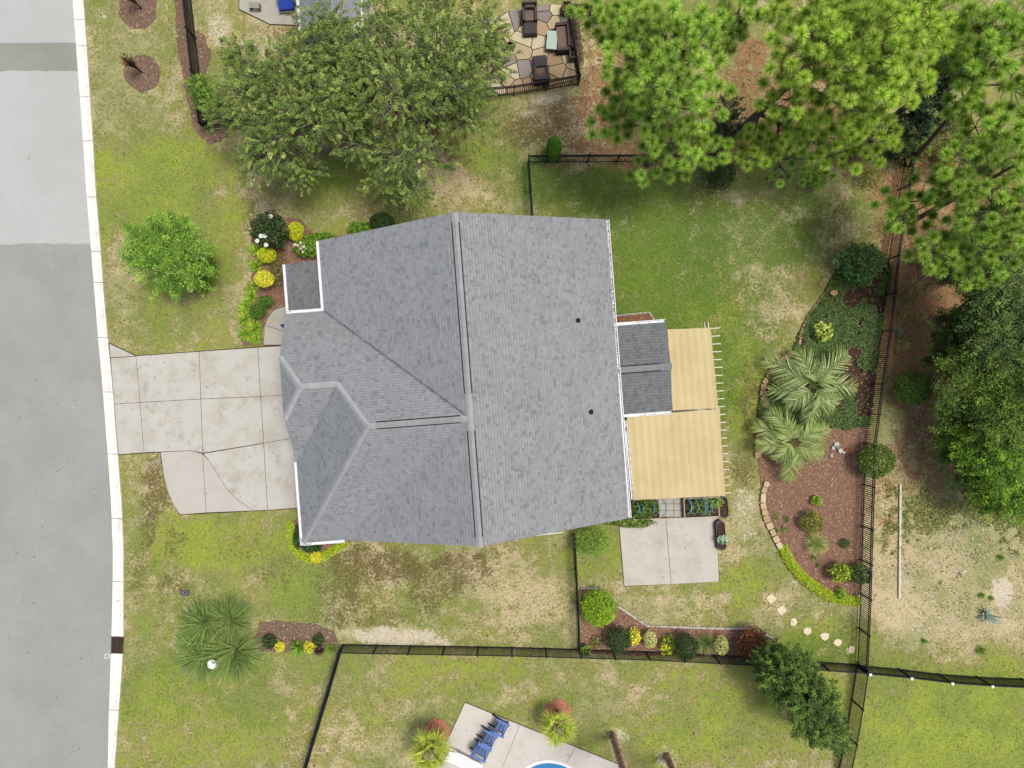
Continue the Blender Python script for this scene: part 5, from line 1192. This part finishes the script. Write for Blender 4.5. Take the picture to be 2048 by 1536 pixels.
shrub('herb_patch', 'trailing herbs spilling onto the patio slab under the roof corner', 1262, 1045, 46, .25, .22, 1500, .1, [C(112,136,56), C(134,152,66), C(90,114,46)], ry=11, lumps=.9, cat='herbs')
shrub('herb_patch', 'light green seedlings in the hooped planter', 1412, 1012, 24, .5, .12, 420, .075, [C(150,180,84), C(120,156,62)], ry=17, lumps=.8, cat='herbs')
shrub('herb_patch', 'thin wild greens at the left of the hooped planter', 1386, 1018, 16, .48, .1, 200, .09, [C(110,124,56), C(136,142,70)], ry=14, lumps=.9, cat='herbs')
def trough(label, cx, cy, w, l, plant):
    c_ = P(cx, cy); th = thing('trough_planter', label, 'planter', c_, 'black trough planters along the patio slab'); h = .38
    o = []; W, Ll = G(w)/2, G(l)/2
    for k in range(24):
        a = k*2*math.pi/24; x, y = math.cos(a), math.sin(a); e_ = (Ll-W)*(1 if y > 0 else -1); q = VX*-(y*W+e_)+UX*x*W; o.append(c_+q)
    m = MB(); n = len(o)
    for k in range(n):
        a, b_ = o[k], o[(k+1) % n]; i0, i1 = c_+(a-c_)*.9, c_+(b_-c_)*.9
        m.face([a, b_, b_+[0,0,h], a+[0,0,h]], (.02,.018,.016)); m.face([a+[0,0,h], b_+[0,0,h], i1+[0,0,h], i0+[0,0,h]], (.05,.045,.04)); m.face([i0+[0,0,h], i1+[0,0,h], i1+[0,0,.2], i0+[0,0,.2]], (.02,.018,.016))
    m.build('tub', MAT['paint'], th)
    m = MB(); m.prism([(c_+(q-c_)*.92)[:2] for q in o], .1, h-.07); m.build('soil', MAT['soil'], th)
    KEEP_OUT.append([q[:2] for q in o])
trough('black rounded trough planter at the pergola corner', 1443, 1012, 18, 44, 0); trough('black rounded trough planter holding a pale succulent', 1438, 1068, 18, 60, 1)
shrub('succulent', 'pale grey green succulent in the lower trough planter', 1445, 1079, 10, .5, .14, 160, .12, [C(176,206,176), C(150,186,156), C(196,220,196)], lumps=.6)
shrub('herb_patch', 'round leafed trailing plant over the upper trough planter', 1434, 1006, 12, .55, .14, 160, .1, [C(150,180,84), C(120,156,62)], lumps=.8, cat='herbs')

# ---------------------------------------------------------------- flagstone patio and its furniture
PAT = [(955,40),(1020,22),(1100,8),(1140,14),(1156,158),(1090,176),(1000,190),(950,165),(948,90)]
patio = flat('flagstone_patio', pxpoly(PAT), .015, MAT['soil'], thick=.04); KEEP_OUT.append(pxpoly(PAT))
rs = random.Random(4); seeds = []
while len(seeds) < 46:
    q = (rs.uniform(948, 1158), rs.uniform(5, 190))
    if all((q[0]-s[0])**2+(q[1]-s[1])**2 > 19**2 for s in seeds): seeds.append(q)
for i, s in enumerate(seeds):
    cell = [(s[0]-70, s[1]-70), (s[0]+70, s[1]-70), (s[0]+70, s[1]+70), (s[0]-70, s[1]+70)]
    for j, q in enumerate(seeds):
        if j == i: continue
        cell = clip(cell, ((s[0]+q[0])/2, (s[1]+q[1])/2), (s[0]-q[0], s[1]-q[1]))
        if len(cell) < 3: break
    for a, b_ in zip(PAT, PAT[1:]+PAT[:1]):
        if len(cell) < 3: break
        cell = clip(cell, a, (-(b_[1]-a[1]), b_[0]-a[0]))
    if len(cell) < 3: continue
    cw = pxpoly(cell); ar = abs(sum(cw[k][0]*cw[(k+1) % len(cw)][1]-cw[(k+1) % len(cw)][0]*cw[k][1] for k in range(len(cw))))/2
    if ar < .12: continue
    m = MB(); m.prism(inset(cw, .022), 0, .05+rs.uniform(-.006, .006), rs.choice((C(206,186,150), C(190,164,128), C(216,204,168), C(160,150,140), C(178,150,116), C(198,178,140), C(150,140,134)))); m.build('flagstone', MAT['stone'], patio)
def seatset(name, label, px, py, rot, w, d, backh, group=None, ott=False, cat='chair'):
    c_ = P(px, py, .3)*[1,1,0]+[0,0,.05]; th = thing(name, label, cat, c_, group); X = np.array([math.cos(rot), math.sin(rot), 0]); Y = np.array([-math.sin(rot), math.cos(rot), 0]); Z = np.array([0,0,1.])
    def ob(n, x, y, z, sx, sy, sz, m, col=None, par=th):
        b = MB(); b.obox(c_+X*x+Y*y+Z*z, X*sx/2, Y*sy/2, Z*sz/2, col); return b.build(n, m, par)
    ob('base', 0, 0, .17, w, d, .3, MAT['wicker']); ob('backrest', 0, d/2-.06, backh/2, w, .12, backh, MAT['wicker'])
    for s_ in (-1, 1): ob('arm', s_*(w/2-.07), 0, .3, .14, d, .58, MAT['wicker'])
    ob('cushion', 0, -.05, .37, w-.3, d-.2, .13, MAT['fabric'], C(128,106,94)); 
    ob('back_cushion', 0, d/2-.19, .52, w-.3, .14, .36, MAT['fabric'], C(104,86,80))
    if ott:
        o_ = thing('ottoman', ott, 'ottoman', c_+Y*(-d/2-.34), 'wicker ottomans'); b = MB(); q = c_+Y*(-d/2-.34)
        b.obox(q+Z*.16, X*(w/2-.03), Y*.3, Z*.16); b.build('base', MAT['wicker'], o_); b = MB(); b.obox(q+Z*.36, X*(w/2-.08), Y*.27, Z*.05, C(78,72,74)); b.build('cushion', MAT['fabric'], o_)
    return th
seatset('wicker_armchair', 'dark wicker armchair at the top of the flagstone patio', 1059, 30, .05, .78, .85, .85, 'wicker armchairs', 'dark cushioned ottoman in front of the upper armchair')
seatset('wicker_armchair', 'dark wicker armchair by the lower patio fence', 1083, 152, math.pi+.1, .78, .8, .8, 'wicker armchairs', 'dark cushioned ottoman in front of the lower armchair')
seatset('wicker_loveseat', 'dark wicker loveseat along the patio fence', 1128, 78, -math.pi/2+.08, 1.45, .85, .85, cat='loveseat')
tb = thing('coffee_table', 'pale glass topped coffee table in front of the loveseat', 'table', P(1103, 80, .05)); q = P(1104, 80, .45); X = nrm(np.array([.08,1,0])); Y = np.array([-X[1],X[0],0]); Z = np.array([0,0,1.])
b = MB(); b.obox(q, X*.48, Y*.27, Z*.015, C(186,204,190)); b.build('top', MAT['paint'], tb)
for a in (-1, 1):
    for c_ in (-1, 1): b = MB(); b.obox(q+X*a*.42+Y*c_*.22-Z*.2, X*.025, Y*.025, Z*.2); b.build('leg', MAT['wicker'], tb)
b = MB(); b.obox(q-Z*.05, X*.45, Y*.25, Z*.025); b.build('frame', MAT['wicker'], tb)
for x, y, lb in ((1146,116,'square dark planter at the lower right of the patio'),(1132,24,'square dark planter at the top right of the patio')):
    c_ = P(x, y, .05); th = thing('box_planter', lb, 'planter', c_, 'square patio planters'); b = MB()
    for dx, dy, sx, sy in ((-.2,0,.04,.5),(.2,0,.04,.5),(0,-.23,.4,.04),(0,.23,.4,.04)): b.box(c_+[dx,dy,.3], (sx,sy,.6), (1,0), C(110,98,88))
    b.build('box', MAT['paint'], th); b = MB(); b.box(c_+[0,0,.25], (.38,.44,.4)); b.build('soil', MAT['soil'], th)
ps = thing('clay_pot', 'dark round pot at the left of the flagstone patio', 'pot', P(1020, 102)); q = P(1020, 102, .05); b = MB(); b.tube([q, q+[0,0,.25], q+[0,0,.5], q+[0,0,.5], q+[0,0,.3]], [.14,.22,.26,.21,.18], 16, C(70,48,40)); b.build('pot', MAT['paint'], ps)
b = MB(); b.tube([q+[0,0,.3], q+[0,0,.42]], [.2,.2], 14); b.build('soil', MAT['soil'], ps)
hedge('fence_hedge', 'thin brown hedge strip along the patio fence', [(1150,40),(1155,80),(1160,130)], 7, .8, 1500, .07, [C(110,92,70), C(90,80,52), C(130,116,86)])

# ---------------------------------------------------------------- neighbour house at the top edge
nb = thing('neighbour_house', 'neighbour house corner with grey shingle roof behind the tree', 'house', P(655, -40))
nz, nzr = 3.1, 4.3
def npt(x, y, z): return P(x, y, z)
A_, B_, C_, D_ = npt(588,-150,nz), npt(603,62,nz), npt(655,50,nzr), npt(648,-150,nzr); E_, F_ = npt(722,38,nz), npt(712,-150,nz)
nroof = MB(); nroof.box(npt(655,-40,3), (.1,.1,.1)); nroof = nroof.build('roof', MAT['wall'], nb)
for k, pl in enumerate(([A_, B_, C_, D_], [D_, C_, E_, F_])):
    b, dk = roof_plane(pl, .95, seed=80+k); dk.build('roof_deck', MAT['paint'], nroof); b.build('shingles', MAT['shingle'], nroof, 'stuff')
gutter(A_, B_, (-1,.05), nz, nb, hang=.8, cover=.6)
b = MB(); b.prism([q[:2] for q in (A_*.985+[0,0,0], B_*.985, E_*.985, F_*.985)], 0, 3.0); b.build('wall', MAT['wall'], nb)
fl = slabs('neighbour_porch', [(478,-60),(592,-60),(598,52),(540,50),(520,40),(478,20)], [([(479,-60),(592,-60),(598,51),(540,49),(520,39),(479,19)], CREAM, MAT['walk'])])
bl = thing('blue_lounge', 'bright blue cushioned porch lounge beside the neighbour roof', 'lounge', P(571, 4, .05)); q = P(571, 2, .5)
b = MB(); b.box(q-[0,0,.08], (.78,.85,.16), (1,.1), C(40,72,170)); b.build('cushion', MAT['fabric'], bl)
b = MB(); b.box(q-[0,0,.28], (.7,.8,.2), (1,.1), C(220,220,215)); b.build('base', MAT['paint'], bl)
for s_ in (-1, 1): b = MB(); b.box(q+[s_*.4,.2,.0], (.08,.5,.4), (1,.1), C(225,222,228)); b.build('arm', MAT['paint'], bl)
bt = thing('porch_bench', 'grey slatted bench at the top edge left of the blue lounge', 'bench', P(508, 8)); q = P(508, 10, .4)
for k in range(3): b = MB(); b.box(q+[0,-.11+.11*k,0], (.55,.09,.03), (1,-.05), C(170,168,160)); b.build('slat', MAT['paint'], bt)
for s_ in (-1, 1): b = MB(); b.box(q+[s_*.22,0,-.2], (.05,.3,.38), (1,-.05), C(120,118,112)); b.build('leg', MAT['paint'], bt)
for x, y, r, lb in ((690,60,14,'dark shrub against the neighbour wall, right'),(612,72,12,'dark shrub against the neighbour wall, left')): shrub('foundation_shrub', lb, x, y, r, .5, .4, 900, .07, DKG, ry=14, group='shrubs by the neighbour wall')

# ---------------------------------------------------------------- blue pool chairs, white lounger
FD = np.array([.89, -.45, 0]); SDV = np.array([.45, .89, 0])
def adir(label, px, py, reclined):
    c_ = P(px, py, .35)*[1,1,0]+[0,0,.045]; th = thing('adirondack_chair', label, 'chair', c_, 'blue chairs on the pool deck'); Z = np.array([0,0,1.]); BL = C(98,124,176); BD = C(78,100,150)
    def bm_(n, p0, p1, w, h, col=BL): b = MB(); b.beam(c_+FD*p0[0]+SDV*p0[1]+Z*p0[2], c_+FD*p1[0]+SDV*p1[1]+Z*p1[2], w, h, col); return b.build(n, MAT['paint'], th)
    for k in range(6): f = k/5; bm_('seat_slat', (-.22+.5*f,-.25,.28+.1*f), (-.22+.5*f,.25,.28+.1*f), .085, .02, BL if k % 2 else BD)
    lean = -.42 if reclined else -.12
    for k in range(7):
        y = (k-3)*.085; hgt = .95-.02*(k-3)**2; bm_('back_slat', (-.22, y*.8, .28), (-.22+lean*hgt*.9, y*1.15, .28+.62*hgt), .075, .02, BL if k % 2 else C(92,130,192))
    for s_ in (-1, 1):
        bm_('arm', (-.42, s_*.33, .52), (.36, s_*.33, .54), .12, .025, C(104,134,200)); bm_('leg', (.28, s_*.28, 0), (.28, s_*.3, .52), .05, .09, BD); bm_('side_rail', (-.62, s_*.26, .03), (.32, s_*.26, .34), .03, .12, C(40,52,84))
    bm_('front_rail', (.33, -.29, .34), (.33, .29, .34), .03, .1); return th
adir('blue slatted pool chair nearest the deck edge', 1001, 1453, False); adir('blue slatted pool chair in the middle of the three', 978, 1475, False); adir('blue slatted pool chair with reclined fan back by the white lounger', 965, 1502, True)
lg = thing('pool_lounger', 'white slatted lounger beside the fan palm on the pool deck', 'lounger', P(930, 1522)); c_ = P(928, 1524, .35); Z = np.array([0,0,1.])
for s_ in (-1, 1): b = MB(); b.beam(c_-FD*.95+SDV*s_*.3, c_+FD*.95+SDV*s_*.3, .05, .07, (.6,.6,.6)); b.build('side_rail', MAT['paint'], lg)
for k in range(21): b = MB(); q = c_+FD*(-.93+k*.093)+Z*(.045+max(0, (5-k))*.04); b.beam(q-SDV*.31, q+SDV*.31, .07, .025, (.64,.64,.64)); b.build('slat', MAT['paint'], lg)
for a in (-.7, .7):
    for s_ in (-1, 1): b = MB(); q = c_+FD*a+SDV*s_*.28; b.beam(q-Z*.3, q, .06, .06, (.6,.6,.6)); b.build('leg', MAT['paint'], lg)
for a in (-.45, .35): b = MB(); q = c_+FD*a+SDV*.36; b.tube([q+FD*.13*math.cos(t_)+Z*(.05+.14*math.sin(t_)) for t_ in np.linspace(0, math.pi, 9)], .022, 6, (.6,.6,.6)); b.build('armrest', MAT['paint'], lg)

# ---------------------------------------------------------------- grass and leaf litter
n = 300000
x = rng.uniform(-27.5, 27.5, n); y = rng.uniform(-20.8, 20.8, n); keep = np.ones(n, bool)
for poly in KEEP_OUT: keep &= ~inpoly(x, y, poly)
mp = maps(x, y); n2 = (vnoise(x, y, 1.8, 5)-.5)*2+.5; n3 = (vnoise(x, y, 6, 6)-.5)*2.4+.5; n4 = (vnoise(x, y, 11, 7, 2)-.5)*2+.5
br = np.clip(mp['brown']+(n2-.5)*1.2+(n3-.5)*.8, 0, 1); li = mp['litter']+(n2-.5)*1.0+(n3-.5)*.6; sa = mp['sand']+(n2-.5)*1.2+(n3-.5)*.6
keep &= (li < .5+.3*rng.random(n)) & (sa < .5); keep &= rng.random(n) > np.clip(br*1.3, 0, .85)
x, y = x[keep], y[keep]; gv = mp['green'][keep]; dp = mp['deep'][keep]; brk = br[keep]; n = len(x)
gv = np.clip(gv+(n2[keep]-.5)*.9+(n3[keep]-.5)*.6+rng.normal(size=n)*.15, 0, 1)[:, None]
ta, mi, ls = np.array(TAN), np.array(MID), np.array(LSH)
cc = np.where(gv < .45, ta+(mi-ta)*gv/.45, mi+(ls-mi)*(gv-.45)/.55)
fd = np.clip(dp[:, None]+(rng.random((n, 1))-.5)*.6, 0, 1)*.85; cc = cc*(1-fd)+np.array(DPG)*fd
hc = np.clip((vnoise(x, y, .28, 17)-.45)*5, 0, 1)[:, None]*.5; cc = cc*(1-hc)+np.array(C(132,150,80))*hc
fb = np.clip(brk[:, None]*1.0-.25+rng.normal(size=(n, 1))*.2, 0, .65); cc = cc*(1-fb)+np.array(BRN)*fb
cc *= rng.uniform(.75, 1.25, (n, 1))*np.clip(.45+1.1*n4[keep], .4, 1.6)[:, None]; az = rng.random(n)*2*math.pi
b = MB(); h = np.stack([np.cos(az), np.sin(az), np.full(n, .55)], 1); base = np.stack([x, y, np.full(n, -.01)], 1)
sd = np.stack([-np.sin(az), np.cos(az), az*0], 1); Ln = rng.uniform(.045, .1, (n, 1)); w = rng.uniform(.008, .018, (n, 1))
b.arr(np.stack([base-sd*w, base+sd*w, base+h*Ln], 1), cc); gr = b.build('grass', MAT['grass'], None, 'stuff'); gr['label'] = 'short patchy lawn grass across the yards'; gr['category'] = 'grass'
n = 60000
x = rng.uniform(-27.5, 27.5, n); y = rng.uniform(-20.8, 20.8, n); mp = maps(x, y); k = (mp['litter']+(vnoise(x, y, 2.2, 8)-.5)*1.2 > .35)
for poly in KEEP_OUT: k &= ~inpoly(x, y, poly)
x, y = x[k], y[k]; n = len(x); b = MB()
leaves(b, np.stack([x, y, rng.uniform(.0, .04, n)], 1), unit(n)*.4+[0,0,1], .12, .05, pick([C(170,126,92), C(140,98,70), C(116,84,62), C(196,160,118), C(96,74,56)], n, .25), 0)
lt = b.build('leaf_litter', MAT['litter'], None, 'stuff'); lt['label'] = 'fallen brown leaves and needles under the trees'; lt['category'] = 'leaf litter'

n = 70000
x = rng.uniform(18.5, 28, n); y = rng.uniform(-9, 13, n); px = 1024+x*F/H; py = 768-y*F/H
k = (px > 1800-(py-500)*.06) & (vnoise(x, y, .45, 91)*.6+vnoise(x, y, 1.7, 92)*.4 > .56)
for poly in KEEP_OUT: k &= ~inpoly(x, y, poly)
x, y = x[k], y[k]; n = len(x); b = MB()
leaves(b, np.stack([x, y, .03+.25*rng.random(n)**1.5*vnoise(x, y, .8, 93)*1.6], 1), unit(n)*.7+[0,0,.8], .11, .05, 1.9*pick([C(110,126,56), C(84,104,46), C(134,144,66), C(170,160,80), C(96,112,60)], n, .3))
wg = b.build('wild_ground_cover', MAT['leaf'], None, 'stuff'); wg['label'] = 'wild weeds spread over the leaf litter beyond the right fence'; wg['category'] = 'weeds'

n = 2600; x = rng.uniform(-21, 27, n); y = rng.uniform(-20, 20, n); b = MB()
leaves(b, np.stack([x, y, np.full(n, .07)], 1), unit(n)*.3+[0,0,1], .09, .05, pick([C(190,150,104), C(150,110,76), C(120,92,66), C(210,190,140)], n, .25), 0)
fl_ = b.build('scattered_leaves', MAT['litter'], None, 'stuff'); fl_['label'] = 'single dead leaves scattered over lawns and paving'; fl_['category'] = 'dead leaves'
